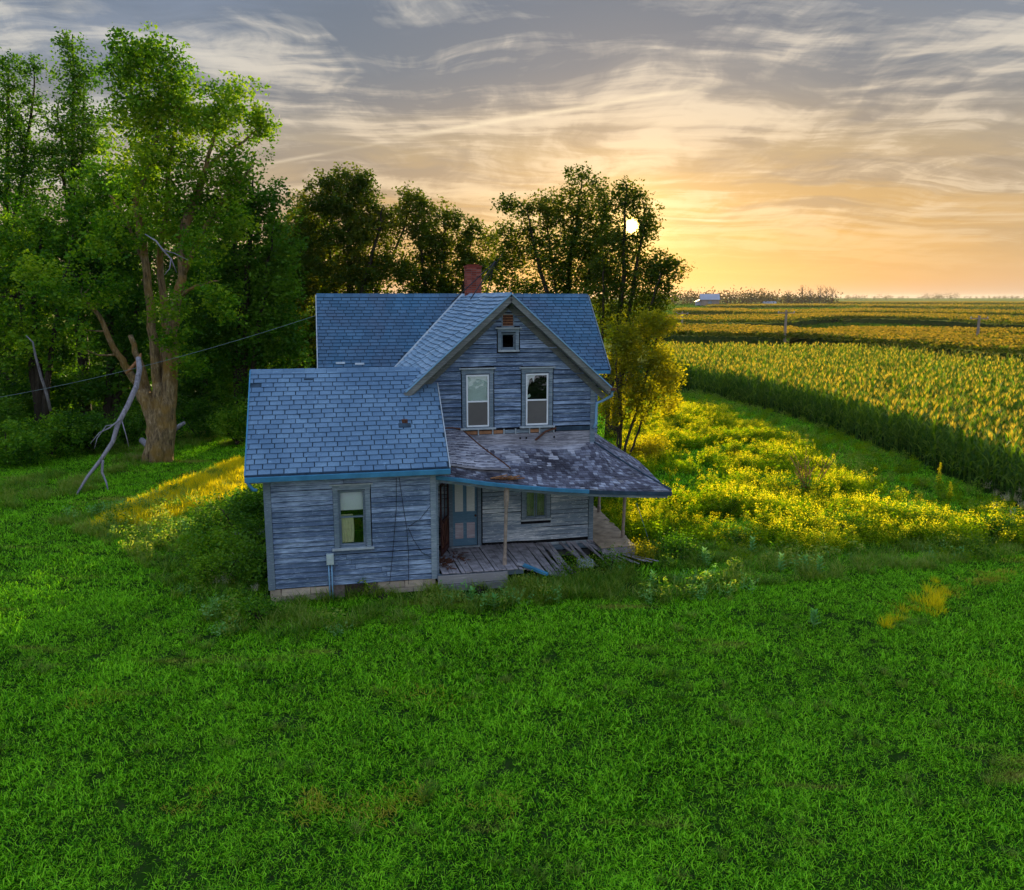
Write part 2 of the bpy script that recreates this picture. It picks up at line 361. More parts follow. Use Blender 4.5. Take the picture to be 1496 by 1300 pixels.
def ground_m():
    m,N=newmat('ground_cover'); g=N.n('ShaderNodeNewGeometry').outputs['Position']
    s=N.n('ShaderNodeSeparateXYZ',i={0:g}); y=s.outputs[1]; x=s.outputs[0]
    n=N.noise(g,.8,5,.65); n2=N.noise(g,6,4,.7)
    near=N.mix(n,(.010,.028,.004),(.018,.05,.005)); near=N.mix(N.ramp(n2,[(.5,0),(.7,.6)]),near,(.035,.030,.018))
    n3=N.noise(N.map(g,scale=(.006,.03,.0)),1,4,.6,.4)
    far=N.ramp(n3,[(.35,(.12,.17,.03)),(.5,(.24,.24,.04)),(.62,(.36,.29,.05)),(.75,(.20,.24,.04))])
    far=N.mix(N.ramp(N.noise(N.map(g,scale=(.15,.15,.1)),2,4),[(.3,0),(.7,.4)]),far,(.10,.13,.02))
    f=N.n('ShaderNodeMapRange',interpolation_type='SMOOTHSTEP',i={0:y,1:85.0,2:100.0}).outputs[0]
    out(N,principled(N,N.mix(f,near,far),1.0,bump(N,n2,.6,.06),spec=.0)); return m
M['ground']=ground_m()
def stripm():
    m,N=newmat('far_corn'); g=N.n('ShaderNodeNewGeometry').outputs['Position']
    n=N.noise(N.map(g,scale=(.5,.5,.5)),1.2,5,.7); k=N.noise(N.map(g,scale=(.02,.05,.02)),1,3)
    c=N.mix(n,(.10,.12,.015),(.34,.30,.05)); c=N.mix(N.ramp(k,[(.4,0),(.65,.5)]),c,(.12,.17,.03))
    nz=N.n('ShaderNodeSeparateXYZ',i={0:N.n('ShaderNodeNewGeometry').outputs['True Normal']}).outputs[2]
    c=N.mix(N.math('GREATER_THAN',nz,.4),(.03,.055,.012),c)      # pale tassels on top; side faces painted dark for their shade
    out(N,principled(N,c,1.0,bump(N,n,1.0,.5),spec=0)); return m
M['strip']=stripm()
M['barnroof']=simple('barn_roof_metal',(.30,.32,.40),.5,.1,.3)
M['barnwall']=simple('barn_board',(.28,.22,.20),.8,.2,.5)
M['shedwhite']=simple('shed_white',(.72,.72,.72),.6,.05,.5)

# ================================================================ GROUND
def grid(name,xs,ys,mat,dz=0):
    X,Y=np.meshgrid(xs,ys); Z=ground_z(X,Y)+dz; V=np.stack([X,Y,Z],-1).reshape(-1,3)
    nx=len(xs);ny=len(ys); i=np.arange(nx-1)[None,:]+nx*np.arange(ny-1)[:,None]
    F=np.stack([i,i+1,i+1+nx,i+nx],-1).reshape(-1,4)
    return pmesh(name,V,F,mat,smooth=True)
xs=np.concatenate([-np.geomspace(4500,62,26),np.arange(-60,60,.9),np.geomspace(62,4500,26)])
ys=np.concatenate([[-400,-120,-50,-25],np.arange(-15,100,.8),np.geomspace(101,6500,60)])
tag(grid('ground',xs,ys,M['ground']),kind='structure')

# ================================================================ FARMHOUSE
house=empty('farmhouse',(HX,HY,0),HA)
tag(house,'abandoned weathered blue-grey clapboard farmhouse with brick chimney and sagging porch','house')
V1=1.97; WU=3.96; GL,GR,GA=3.84,8.62,6.229; GZ=7.305; EZ=4.82; ES=.896; CS=.948
WEZ,WRZ,WE,WV=3.2,5.375,-.235,2.397; WS=(WRZ-WEZ)/(WV-WE)
def wallrect(mb,u0,u1,z0,z1,v0,v1,holes):
    us=sorted({u0,u1,*[h[0] for h in holes],*[h[1] for h in holes]}); zs=sorted({z0,z1,*[h[2] for h in holes],*[h[3] for h in holes]})
    for a,b in zip(us,us[1:]):
        for c,d in zip(zs,zs[1:]):
            if not any(h[0]<=a and b<=h[1] and h[2]<=c and d<=h[3] for h in holes): mb.box(a,b,v0,v1,c,d,.5)
def claps(parent,mat,z0,z1,ext,holes,v,expo=.125,joined=None,axis=0,sgn=-1,proud=.006,rough=1.0):
    z=z0
    while z<z1-.03:
        zt=min(z+expo,z1); a0,b0=ext(z); a1,b1=ext(zt)
        if b0-a0<.12: break
        if b1-a1<.03: a1=b1=(a0+b0)/2
        cuts=[(h[0],h[1]) for h in holes if min(zt,h[3])-max(z,h[2])>.35*(zt-z)]
        segs=[(a0,b0)]
        for c in cuts:
            ns=[]
            for s in segs:
                if c[1]<=s[0] or c[0]>=s[1]: ns.append(s)
                else:
                    if c[0]-s[0]>.04: ns.append((s[0],c[0]))
                    if s[1]-c[1]>.04: ns.append((c[1],s[1]))
            segs=ns
        for (sa,sb) in segs:
            cu=[sa]
            while sb-cu[-1]>4.2: cu.append(cu[-1]+random.uniform(1.6,3.6))
            if sb-cu[-1]>2.4 and random.random()<.45: cu.append(cu[-1]+random.uniform(.9,sb-cu[-1]-.7))
            cu.append(sb)
            for p,q in zip(cu,cu[1:]):
                pa=p+ (.003 if p>sa else 0); qa=q-(.003 if q<sb else 0)
                n=max(2,int((q-p)/.45)); P=[];wv=random.uniform(-.003,.003)*rough; lift=random.uniform(.024,.036)+(random.random()<.15)*.018*rough
                for i in range(n+1):
                    f=i/n; ub=pa+(qa-pa)*f
                    # slanted ends follow the gable slope
                    ut=ub
                    if abs(p-a0)<1e-6: ut=ub+(a1-a0)*(1-f)
                    if abs(q-b0)<1e-6: ut=ut+(b1-b0)*f
                    j=random.uniform(-.006,.006)*rough; k=random.uniform(-.004,.005)*rough
                    for (uu,zz,vv) in ((ub,z+.011+j+wv*i,lift+k),(ub,z+.013+j+wv*i,.001),(ut,zt-.005,.001),(ut,zt-.005,proud)):
                        pt=[0,0,zz]; pt[axis]=uu; pt[1-axis]=v+sgn*vv; P.append(tuple(pt))
                F=[]
                for i in range(n):
                    b=i*4
                    for k in range(4): F.append((b+k,b+4+k,b+4+(k+1)%4,b+(k+1)%4))
                F+=[(0,1,2,3),(n*4+3,n*4+2,n*4+1,n*4)]
                if joined is not None: joined.add(P,F)
                else:
                    o=pmesh('clapboard',P,F,mat,parent)
        z=zt
# --- wing front wall
wh=(1.66,2.30,1.30,2.68)                                    # window opening
mb=MB(); wallrect(mb,.0,WU,.349,3.12,0,.12,[wh]); mb.box(.0,.12,.12,4.8,.349,3.1,.5)
mb.prism([(0.,3.1),(4.8,3.1),(WV,WRZ-.16)],0,.0,.12,.5); mb.box(0.12,WU,4.68,4.8,.349,3.1,.5)
mb.box(WU-.12,WU,.12,V1,.349,3.1,.5); mb.prism([(.0,3.12),(V1,3.12),(V1,WRZ-.5)],0,WU-.12,WU,.5); mb.box(.12,WU-.12,.12,4.68,.30,.345,.5)
wing_wall=mb.build('wall',M['dark'],house)
claps(wing_wall,M['siding'],.355,3.02,lambda z:(.135,WU-.10),[(wh[0]-.12,wh[1]+.14,wh[2]-.10,wh[3]+.16)],-.002)
mb=MB(); claps(None,None,.355,3.1,lambda z:(.13,4.7),[],-.002,joined=mb,axis=1,sgn=-1)
claps(None,None,3.1,WRZ-.2,lambda z:(.13+(z-3.1)/WS*.97,4.7-(z-3.1)/WS*.97),[],-.002,joined=mb,axis=1,sgn=-1)
tag(mb.build('side_siding',M['siding'],house),kind='stuff')
mb=MB(); claps(None,None,.5,3.3,lambda z:(.02,V1-.02),[(.25,1.15,.4,2.55)],WU+.002,joined=mb,axis=1,sgn=1)
tag(mb.build('porch_end_siding',M['porch_siding'],house),kind='stuff')
for u in ((-.03,.13),(WU-.10,WU+.035)):
    mb=MB(); mb.box(u[0],u[1],-.045,-.003,.345,3.14); mb.build('corner_board',M['trim'],house)
mb=MB(); mb.box(-.03,-.002,-.003,.12,.345,3.14); mb.build('corner_board',M['trim'],house)
mb=MB(); mb.box(.14,WU-.11,-.034,-.003,3.03,3.15); mb.build('frieze_board',M['sill'],house)
# foundation
fnd=MB(); fnd.box(.06,1.74,.03,.2,-.5,.34,.3); fnd.box(2.3,WU,.03,.2,-.5,.34,.3); fnd.box(.06,.2,.2,4.8,-.5,.34,.3); fnd.box(1.74,2.3,.3,.33,-.5,.34,.3)
fo=fnd.build('foundation',M['mortar'],house)
for row,(z0,z1) in enumerate(((-.32,.0),(.005,.165),(.175,.34))):
    u=.02-.2*row
    while u<WU:
        L=random.uniform(.35,.72); a=max(u,.0); b=min(u+L,WU)
        if b-a>.08 and not (b>1.76 and a<2.28):
            mb=MB(); j=lambda:random.uniform(-.012,.012)
            mb.hexa([(x+j(),y+j()*.8,z+j()*.7) for x in(a+.006,b-.006) for y in(-.012,.04) for z in(z0,z1)]); mb.build('foundation_stone',M['stone'],fo)
        u+=L+.006
# --- generic windows
def window(u0,u1,z0,z1,v,cas,name_mats,sillext=.06,head=True,dark=True):
    """opening u0..u1,z0..z1 in a wall whose face is at v"""
    cl,ct=cas
    wmb=MB(); wmb.box(u0-cl,u0,v-.040,v-.003,z0-.02,z1+.02); wmb.box(u1,u1+cl,v-.040,v-.003,z0-.02,z1+.02)
    wmb.box(u0-cl-.01,u1+cl+.01,v-.044,v-.003,z1+.022,z1+ct)
    win=wmb.build('window',M['trim'],house)
    s=MB(); s.box(u0-cl-sillext,u1+cl+sillext,v-.10,v-.0035,z0-.07,z0-.022); s.build('sill',M['sill'],win)
    if head:
        s=MB(); s.box(u0-cl-.07,u1+cl+.07,v-.085,v-.0035,z1+ct+.002,z1+ct+.035); s.build('drip_cap',M['sill'],win)
    j=MB(); j.box(u0,u0+.02,v-.003,v+.12,z0,z1); j.box(u1-.02,u1,v-.003,v+.12,z0,z1); j.box(u0+.02,u1-.02,v-.003,v+.12,z1-.02,z1); j.box(u0+.02,u1-.02,v-.003,v+.12,z0-.021,z0+.01); j.build('jamb',M['trim'],win)
    return win
def sash(win,u0,u1,z0,z1,v,t,mat,name='sash'):
    s=MB(); s.box(u0,u0+t,v,v+.03,z0,z1); s.box(u1-t,u1,v,v+.03,z0,z1); s.box(u0+t,u1-t,v,v+.03,z1-t,z1); s.box(u0+t,u1-t,v,v+.03,z0,z0+t); return s.build(name,mat,win)
def pane(win,u0,u1,z0,z1,v):
    s=MB(); s.box(u0,u1,v,v+.004,z0,z1); return s.build('pane',M['glass'],win)
win=window(*wh,0,(.115,.14),None); zm=2.02
sash(win,1.68,2.28,zm-.02,2.66,.045,.035,M['trim']); sash(win,1.68,2.28,1.31,zm+.02,.078,.045,M['trim'])
pane(win,1.715,2.245,zm+.015,2.625,.058); pane(win,1.725,2.235,1.355,zm-.025,.09)
def cloth(name,mat,win,u0,u1,z0,z1,v,amp,waves,hem=0,cut=None):
    n=26;m=8;V=[];F=[]
    for i in range(n+1):
        for j in range(m+1):
            u=u0+(u1-u0)*i/n;z=z1-(z1-z0)*j/m
            if hem: z-= hem*math.sin(i*.9)*(j/m)
            V.append((u+ (0 if cut is None else cut(j/m)*(i/n)),v+amp*math.sin(waves*2*math.pi*i/n+.6*j/m)*(0.5+.5*j/m),z))
    for i in range(n):
        for j in range(m): a=i*(m+1)+j; F.append((a,a+1,a+m+2,a+m+1))
    return pmesh(name,V,F,mat,win,smooth=True)
cloth('window_shade',M['shade'],win,1.70,2.27,2.17,2.65,.125,.004,1.2)
cloth('curtain',M['curtain'],win,1.70,2.0,1.36,2.06,.155,.014,5,cut=lambda t:.02*math.sin(3*t))
# meter box and conduits
mt=MB(); mt.box(1.34,1.51,-.16,-.045,.92,1.17); mt=mt.build('meter_box',M['meter'],house)
s=MB(); s.box(1.36,1.49,-.168,-.1605,.95,1.14); s.build('cover',M['meter'],mt)
for u in(1.385,1.455):
    s=MB(); s.tube([(u,-.10,.935),(u,-.10,.4),(u+.01,-.11,-.2)],.016,7); s.build('conduit',M['conduit'],mt,True)
s=MB(); s.tube([(1.5,-.09,.92),(1.53,-.07,.80),(1.50,-.04,.74)],.007,5); s.build('clamp',M['metal'],mt)
# wires down the wing wall
for pts in ([(3.05,-.06,3.1),(3.03,-.05,2.2),(2.93,-.05,1.2),(2.82,-.05,.3)],[(3.10,-.05,3.1),(3.2,-.05,2.2),(3.27,-.05,1.7),(3.30,-.05,1.0),(3.28,-.05,.25)],[(3.30,-.045,1.7),(3.42,-.045,1.4),(3.62,-.045,1.05),(3.85,-.05,.9)],[(3.85,-.05,2.2),(3.6,-.045,1.9),(3.32,-.045,1.72)]):
    s=MB(); s.tube(pts,.006,5); s.build('wall_wire',M['wire'],house)

# --- wing roof
def tabpiece(c,e1,e2,nrm,w_,l_,t0,t1):                       # e1 across, e2 up the slope; wedge, thick at the lower edge
    c=np.array(c);P=[]
    for i in(0,1):
        for j in(0,1):
            for k in(0,1): P.append(c+e1*w_*i+e2*l_*j+nrm*((t0 if j==0 else t1)*k))
    return P
sl_v=np.array([0,WV-WE,WRZ-WEZ]); SL=np.linalg.norm(sl_v); e2=sl_v/SL; nrm=np.array([0,-e2[2],e2[1]]); e1=np.array([1.,0,0])
RU0,RU1=-.396,WU+.363
mb=MB(); th=.10
mb.prism([(WE,WEZ-.02),(WV,WRZ-.02),(2*WV-WE,WEZ-.02),(2*WV-WE,WEZ-.14),(WV,WRZ-.14),(WE,WEZ-.14)],0,RU0+.01,WU-.13,.2)
mb.prism([(WE,WEZ-.02),(V1-.005,WEZ-.02+WS*(V1-WE)),(V1-.005,WEZ-.14+WS*(V1-WE)),(WE,WEZ-.14)],0,WU-.13,RU1-.01,.2)
wroof=mb.build('roof',M['under'],house)
mesh_cache={}
def tab_obj(w_):
    k=round(w_,2)
    if k not in mesh_cache:
        P=tabpiece((0,0,0),e1,e2,nrm,k-.021,.168,.028,.005); o=pmesh('shingle',P,BOXF,M['tabs'],link=False); mesh_cache[k]=o.data
    return mesh_cache[k]
rows=22; ex=SL/rows; tw=.292; cnt=0; rest=MB(); allt=[]
for r in range(rows):
    base=np.array([0,WE,WEZ])+e2*ex*r
    u=RU0-(tw/2 if r%2 else 0)-.04*(r%3)
    lim=RU1 if base[1]<V1-.08 else GL+.1
    while u<lim-.02:
        a=max(u,RU0);b=min(u+tw,lim)
        if b-a>.05: allt.append((r,a,b,base))
        u+=tw
for k,(r,a,b,base) in enumerate(allt):
    p=base+e1*(a+random.uniform(-.003,.003))+e2*(random.uniform(-.004,.004)+ .006*math.sin(a*1.7+r*.4))-nrm*.012+nrm*random.uniform(0,.004)
    if random.random()<.005: continue
    if k<300:
        o=bpy.data.objects.new('shingle',tab_obj(b-a)); col.objects.link(o); o.parent=wroof; o.location=tuple(p); o.rotation_euler=(random.gauss(0,.006),random.gauss(0,.004),random.gauss(0,.006)+(random.random()<.03)*random.gauss(0,.06)); cnt+=1
    else: rest.hexa(tabpiece(p,e1,e2,nrm,b-a-.021,.168,.028,.005))
tag(rest.build('upper_shingle_rows',M['tabsj'],wroof),kind='stuff')
mb=MB(); 
for i in range(16):
    a=RU0+i*.27; b=a+.26
    if b>GL+.05: break
    mb.prism([(WV-.13,WRZ-.10+.0),(WV,WRZ+.025+random.uniform(0,.006)),(WV+.13,WRZ-.10),(WV,WRZ-.01)],0,a,b)
mb.build('ridge_cap',M['tabsj'],wroof)
mb=MB(); mb.bar((RU0,WE,WEZ-.03),(RU0,WV,WRZ-.03),.03,.10); mb.bar((RU0,WV,WRZ-.03),(RU0,2*WV-WE,WEZ-.03),.03,.10); mb.build('rake_edge',M['gutter'],wroof)
mb=MB(); mb.bar((RU1,WE,WEZ-.03),(RU1,V1-.02,WEZ-.03+WS*(V1-.02-WE)),.025,.09); mb.build('rake_edge',M['sill'],wroof)
mb=MB(); mb.box(RU0,RU1,WE-.10,WE-.012,WEZ-.155,WEZ-.045); mb.build('gutter',M['gutter'],wroof)
mb=MB(); mb.box(RU0+.02,RU1-.02,WE+.0,-.05,WEZ-.20,WEZ-.145); mb.build('soffit',M['trim'],wroof)
mb=MB(); mb.tube([(RU0+.06,WE-.05,WEZ-.12),(RU0+.09,WE-.05,WEZ-.22),(RU0+.17,WE-.06,WEZ-.33),(RU0+.26,WE-.06,WEZ-.34)],.042,7); mb.build('downspout_elbow',M['gutter'],wroof,True)
hp=np.array([3.36,.92,WEZ+WS*(.92-WE)])
mb=MB(); mb.box(hp[0]-.07,hp[0]+.07,hp[1]-.06,hp[1]+.06,hp[2]-.08,hp[2]+.06); mb.build('vent_stub',M['rust'],wroof)
mb=MB(); mb.hexa(tabpiece(hp-nrm*.005+np.array([-.16,-.16,-.13]),e1,e2,nrm,.30,.14,.03,.025)); mb.build('torn_patch',M['under'],wroof)
pp=np.array([.93,WV-.30,WRZ-.30*WS])
mb=MB(); mb.hexa(tabpiece(pp+nrm*.01,e1,e2,nrm,.22,.05,.02,.02)); mb.build('torn_patch',M['under'],wroof)

# --- main block walls
fy=GZ-.10
def gext(z):
    if z<EZ: return GL,GR
    d=(z-EZ)/ES; return max(GL,3.457+d+.10),min(GR,9.0-d-.10)
up1=(5.07,5.71,3.80,5.20); up2=(6.69,7.34,3.80,5.20); at1=(6.03,6.42,5.86,6.28); vt=(6.07,6.35,6.47,6.76)
door=(4.68,5.36,.50,2.42); pw=(6.70,7.30,1.20,2.12)
mb=MB(); v0,v1b=V1,V1+.12
wallrect(mb,GL,GR,.2,EZ-.1,v0,v1b,[up1[:3]+(EZ-.1,),up2[:3]+(EZ-.1,),door,pw])
mb.prism([(GL,EZ-.1),(4.15,EZ-.1),(4.15,5.25),(GL,5.02)],1,v0,v1b,.5); mb.prism([(8.31,EZ-.1),(GR,EZ-.1),(GR,5.02),(8.31,5.25)],1,v0,v1b,.5)
wallrect(mb,4.15,8.31,EZ-.1,5.25,v0,v1b,[(up1[0],up1[1],EZ-.1,5.20),(up2[0],up2[1],EZ-.1,5.20)])
for sgn in(1,):
    zl=5.25; a=3.457+(zl-EZ)/ES; b=9.0-(zl-EZ)/ES
    zz=fy-.02
    mb.prism([(4.15,5.25),(at1[0],5.25),(at1[0],EZ+(at1[0]-3.457)*ES-.14)],1,v0,v1b,.5)
    mb.prism([(at1[1],5.25),(8.31,5.25),(at1[1],EZ+(9.0-at1[1])*ES-.14)],1,v0,v1b,.5)
    mb.box(at1[0],at1[1],v0,v1b,5.25,at1[2],.5)
    mb.prism([(at1[0],at1[3]),(at1[1],at1[3]),(at1[1],EZ+(9.0-at1[1])*ES-.16),(GA,fy-.09),(at1[0],EZ+(at1[0]-3.457)*ES-.16)],1,v0,v1b,.5)
mb.box(GL,GL+.12,v1b,7.3,.2,4.95,.5); mb.box(GR-.12,GR,v1b,7.3,.2,4.95,.5)
mb.box(1.5,10.48,7.3,7.42,.2,4.95,.5); mb.box(1.5,10.48,11.8,11.92,.2,4.95,.5); mb.box(1.5,1.62,7.42,11.8,.2,4.95,.5); mb.box(10.36,10.48,7.42,11.8,.2,4.95,.5)
for uu in(1.5,10.36): mb.prism([(7.3,4.95),(11.92,4.95),(9.59,GZ-.14)],0,uu,uu+.12,.5)
mb.box(GL+.12,GR-.12,v1b,7.3,.40,.46,.5); mb.box(GL+.12,GR-.12,v1b,7.3,2.95,3.05,.5); mb.box(4.95,7.5,v1b+.6,v1b+.65,3.05,5.95,.5)
main_wall=mb.build('wall',M['dark'],house)
c1=[(h[0]-.13,h[1]+.13,h[2]-.08,h[3]+.16) for h in(up1,up2)]; c3=(at1[0]-.12,at1[1]+.12,at1[2]-.09,at1[3]+.13)
claps(main_wall,M['siding'],3.745,7.05,gext,c1+[c3,(vt[0]-.03,vt[1]+.03,vt[2]-.03,vt[3]+.03)],V1-.002,.118,rough=1.7)
claps(main_wall,M['porch_siding'],.56,2.62,lambda z:(GL+.12+.04,GR-.11),[(door[0]-.14,door[1]+.14,.4,2.6),(pw[0]-.13,pw[1]+.13,pw[2]-.1,pw[3]+.6)],V1-.002,.118,rough=1.6)
mb=MB(); claps(None,None,.5,4.9,lambda z:(V1+.02,7.28),[],GR+.002,joined=mb,axis=1,sgn=1)
claps(None,None,.5,4.9,lambda z:(7.32,11.9),[],10.482,joined=mb,axis=1,sgn=1); claps(None,None,.5,4.9,lambda z:(1.5,GL),[],7.298,joined=mb); claps(None,None,.5,4.9,lambda z:(GR+.02,10.48),[],7.298,joined=mb)
claps(None,None,4.9,7.0,lambda z:(7.35+(z-4.9)/CS,11.85-(z-4.9)/CS),[],10.482,joined=mb,axis=1,sgn=1); claps(None,None,.5,4.9,lambda z:(7.32,11.9),[],1.498,joined=mb,axis=1,sgn=-1)
tag(mb.build('side_siding',M['siding'],house),kind='stuff')
for a,b,zl,zh in((GR-.10,GR+.035,.45,4.95),(GL-.02,GL+.0,3.7,4.9)):
    mb=MB(); mb.box(a,b,V1-.045,V1-.003,zl,zh); mb.build('corner_board',M['trim'],house)
# strip between the storeys: torn open, joists showing
strip=MB(); strip.box(GL,GR,V1-.02,V1-.003,3.12,3.60,.4); strip=strip.build('band_board',M['sheath'],house)
mb=MB(); mb.box(5.02,7.55,V1-.024,V1-.0205,3.585,3.71,.5); mb.build('opening_shade',M['dark'],strip)  # near-black sheet: the shade inside the torn gap as colour
u=5.05
while u<7.45:
    L=random.uniform(.28,.42); mb=MB(); mb.box(u,u+L-.05,V1-.034,V1-.0245,3.60,3.69); mb.build('lath_block',M['fresh'] if random.random()<.75 else M['trim'],strip)
    mb=MB(); mb.box(u+L-.045,u+L-.01,V1-.05,V1-.0245,3.57,3.72); mb.build('stud_end',M['sill'],strip); u+=L
for a,b in((GL,5.0),(7.55,GR)):
    mb=MB(); mb.box(a,b,V1-.03,V1-.003,3.62,3.73); mb.build('water_table',M['under'],strip)
mb=MB(); mb.tube([(7.55,V1-.06,3.70),(7.25,V1-.07,3.62),(7.02,V1-.09,3.44),(6.95,V1-.10,3.40)],.03,5); mb.build('loose_flashing',M['rust'],strip)
for u in(6.55,6.72,7.5):
    mb=MB(); mb.tube([(u,V1-.03,3.45),(u,V1-.018,3.45)],.028,8); mb.build('bolt_hole_shade',M['dark'],strip)  # near-black discs painted as the shade in the holes
# upper windows
def upwin(h,kind):
    win=window(*h,V1,(.10,.14),None); zm=(h[2]+h[3])/2-.02
    sash(win,h[0]+.015,h[1]-.015,h[2],h[3]-.01,V1-.03,.042,M['white'],'storm_frame')
    s=MB(); s.box(h[0]+.057,h[1]-.057,V1-.03,V1+.0,zm-.02,zm+.02); s.build('meeting_rail',M['white'],win)
    pane(win,h[0]+.05,h[1]-.05,zm+.02,h[3]-.055,V1-.012)
    s=MB(); s.box(h[0]+.057,h[1]-.057,V1-.018,V1-.014,h[2]+.042,zm-.02); s.build('insect_screen',M['screen'],win)
    if kind: 
        cloth('blind',M['blind'],win,h[0]+.03,h[1]-.03,zm-.02,h[3]-.03,V1+.02,.003,1)
    else:
        a,b=h[0],h[1];z1=h[3]-.05
        V=[(a+.04,0,z1),(a+.30,0,z1),(a+.26,0,z1-.05),(a+.24,0,z1-.20),(a+.19,0,z1-.07),(a+.12,0,z1-.12),(a+.09,0,z1-.30),(a+.06,0,z1-.42),(a+.04,0,z1-.55)]
        P=[(x,V1+.012,z) for x,_,z in V]+[(x,V1+.018,z) for x,_,z in V]; n=len(V)
        pmesh('torn_curtain',P,[tuple(range(n)),tuple(range(2*n-1,n-1,-1))]+[(i,i+n,(i+1)%n+n,(i+1)%n) for i in range(n)],M['shade'],win)
        V=[(a+.05,z1-.55),(a+.13,z1-.50),(a+.16,z1-.56),(a+.12,z1-.60),(a+.05,z1-.61)]; P=[(x,V1+.012,z) for x,z in V]+[(x,V1+.018,z) for x,z in V]; n=len(V)
        pmesh('torn_curtain',P,[tuple(range(n)),tuple(range(2*n-1,n-1,-1))]+[(i,i+n,(i+1)%n+n,(i+1)%n) for i in range(n)],M['blind'],win)
    return win
tag(upwin(up1,True),'upper window with pale blind drawn over its top half'); tag(upwin(up2,False),'upper window with dark glass and torn curtain scraps')
# attic opening and vent
win=window(*at1,V1,(.09,.11),None,sillext=.0,head=True); tag(win,'open attic window with no sash')
s=sash(win,at1[0]+.02,at1[1]-.02,at1[2]+.012,at1[3]-.02,V1+.03,.03,M['trim'])
win=MB(); win.box(vt[0],vt[1],V1-.012,V1-.003,vt[2],vt[3],.5); win=win.build('gable_vent',M['fresh'],house)
for a,b,c,d in((vt[0]-.03,vt[0],vt[2]-.03,vt[3]+.03),(vt[1],vt[1]+.03,vt[2]-.03,vt[3]+.03),(vt[0],vt[1],vt[3],vt[3]+.03),(vt[0]-.02,vt[1]+.02,vt[2]-.04,vt[2])):
    s=MB(); s.box(a,b,V1-.035,V1-.0035,c,d); s.build('vent_trim',M['trim'],win)
for i in range(4):
    s=MB(); zc=vt[2]+.02+i*.068; s.box(vt[0]+.005,vt[1]-.005,V1-.028,V1-.013,zc,zc+.045); s.build('vent_slat',M['rust'],win)
# --- main roofs
mb=MB()
mb.prism([(3.457,EZ-.02),(GA,GZ-.02),(9.0,EZ-.02),(9.0,EZ-.13),(GA,GZ-.14),(3.457,EZ-.13)],1,V1-.35,9.59,.2)
groof=mb.build('roof',M['under'],house)
mb=MB(); mb.prism([(6.968,EZ-.02),(9.59,GZ-.02),(12.21,EZ-.02),(12.21,EZ-.13),(9.59,GZ-.14),(6.968,EZ-.13)],0,1.19,10.80,.2)
croof=mb.build('roof',M['under'],house)
def slope_rows(mb,org,e1v,length,e2v,slen,tw,ex,keep,wob=.0,gap=.024,thick=.028,jit=.004):
    n_=np.cross(e1v,e2v); 
    if n_[2]<0: n_=-n_
    nr=int(round(slen/ex)); ex=slen/nr
    for r in range(nr):
        u=-(tw/2 if r%2 else 0)-.05*(r%3)
        while u<length:
            a=max(u,0);b=min(u+tw,length); u+=tw
            if b-a<.04: continue
            sh=wob*(math.sin(a*2.1+r*.35)+.6*math.sin(a*5.3+r))
            c=org+e1v*a+e2v*(ex*r+sh+random.uniform(-jit,jit)); mid=c+e1v*(b-a)/2+e2v*ex/2
            if keep(mid): mb.hexa([c+e1v*(b-a-gap)*i+e2v*(ex*1.09)*j+n_*(((thick if j==0 else .004)+abs(sh)*.6)*k-.012) for i in(0,1) for j in(0,1) for k in(0,1)])
mb=MB(); ev=np.array([0,9.59-6.968,GZ-EZ]); L=np.linalg.norm(ev)
slope_rows(mb,np.array([1.19,6.968,EZ]),np.array([1.,0,0]),9.61,ev/L,L,.30,.150,lambda p: EZ+(p[1]-6.968)*CS > EZ+(GA-3.457-abs(p[0]-GA))*ES+.02)
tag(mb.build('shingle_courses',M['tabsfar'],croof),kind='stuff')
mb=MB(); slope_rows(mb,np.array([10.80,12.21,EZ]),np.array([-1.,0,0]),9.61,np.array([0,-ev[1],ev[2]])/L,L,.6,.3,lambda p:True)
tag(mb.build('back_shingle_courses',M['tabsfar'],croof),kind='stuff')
for (a,z) in((1.75,.42),(2.35,.37),(4.25,.62),(4.75,.62),(3.90,.45),(4.35,.92),(5.15,.28),(4.05,.63)):        # newer pale replacement tabs
    p=np.array([a,6.968,EZ])+ev/L*z; n_=np.array([0,-ev[2],ev[1]])/L
    s=MB(); s.hexa([p+np.array([1.,0,0])*.29*i+ev/L*.08*j+n_*(.02*k+.008) for i in(0,1) for j in(0,1) for k in(0,1)]); s.build('patch_shingle',M['sill'],croof)
mb=MB(); gl=np.array([GA-3.457,0,GZ-EZ]); L2=np.linalg.norm(gl)
slope_rows(mb,np.array([3.457,V1-.35,EZ]),np.array([0.,1,0]),7.97,gl/L2,L2,.42,.155,lambda p: EZ+(p[1]-6.968)*CS < EZ+(p[0]-3.457)*ES+.02,wob=.016,thick=.048)
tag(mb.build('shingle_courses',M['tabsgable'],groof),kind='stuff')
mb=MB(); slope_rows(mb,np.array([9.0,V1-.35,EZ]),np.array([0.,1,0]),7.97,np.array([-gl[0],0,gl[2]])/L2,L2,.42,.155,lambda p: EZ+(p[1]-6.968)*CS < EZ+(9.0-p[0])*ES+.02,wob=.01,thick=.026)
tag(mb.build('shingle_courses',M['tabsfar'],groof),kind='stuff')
va=np.array([3.457,6.968,EZ+.035]); vb=np.array([GA-.02,9.57,GZ+.02])
for a,b in((va,vb),(np.array([9.0,6.968,EZ+.035]),np.array([GA+.02,9.57,GZ+.02]))):
    mb=MB(); mb.bar(a,b,.09,.02,up=(0,-.4,1)); mb.build('valley_flashing',M['sill'],groof)
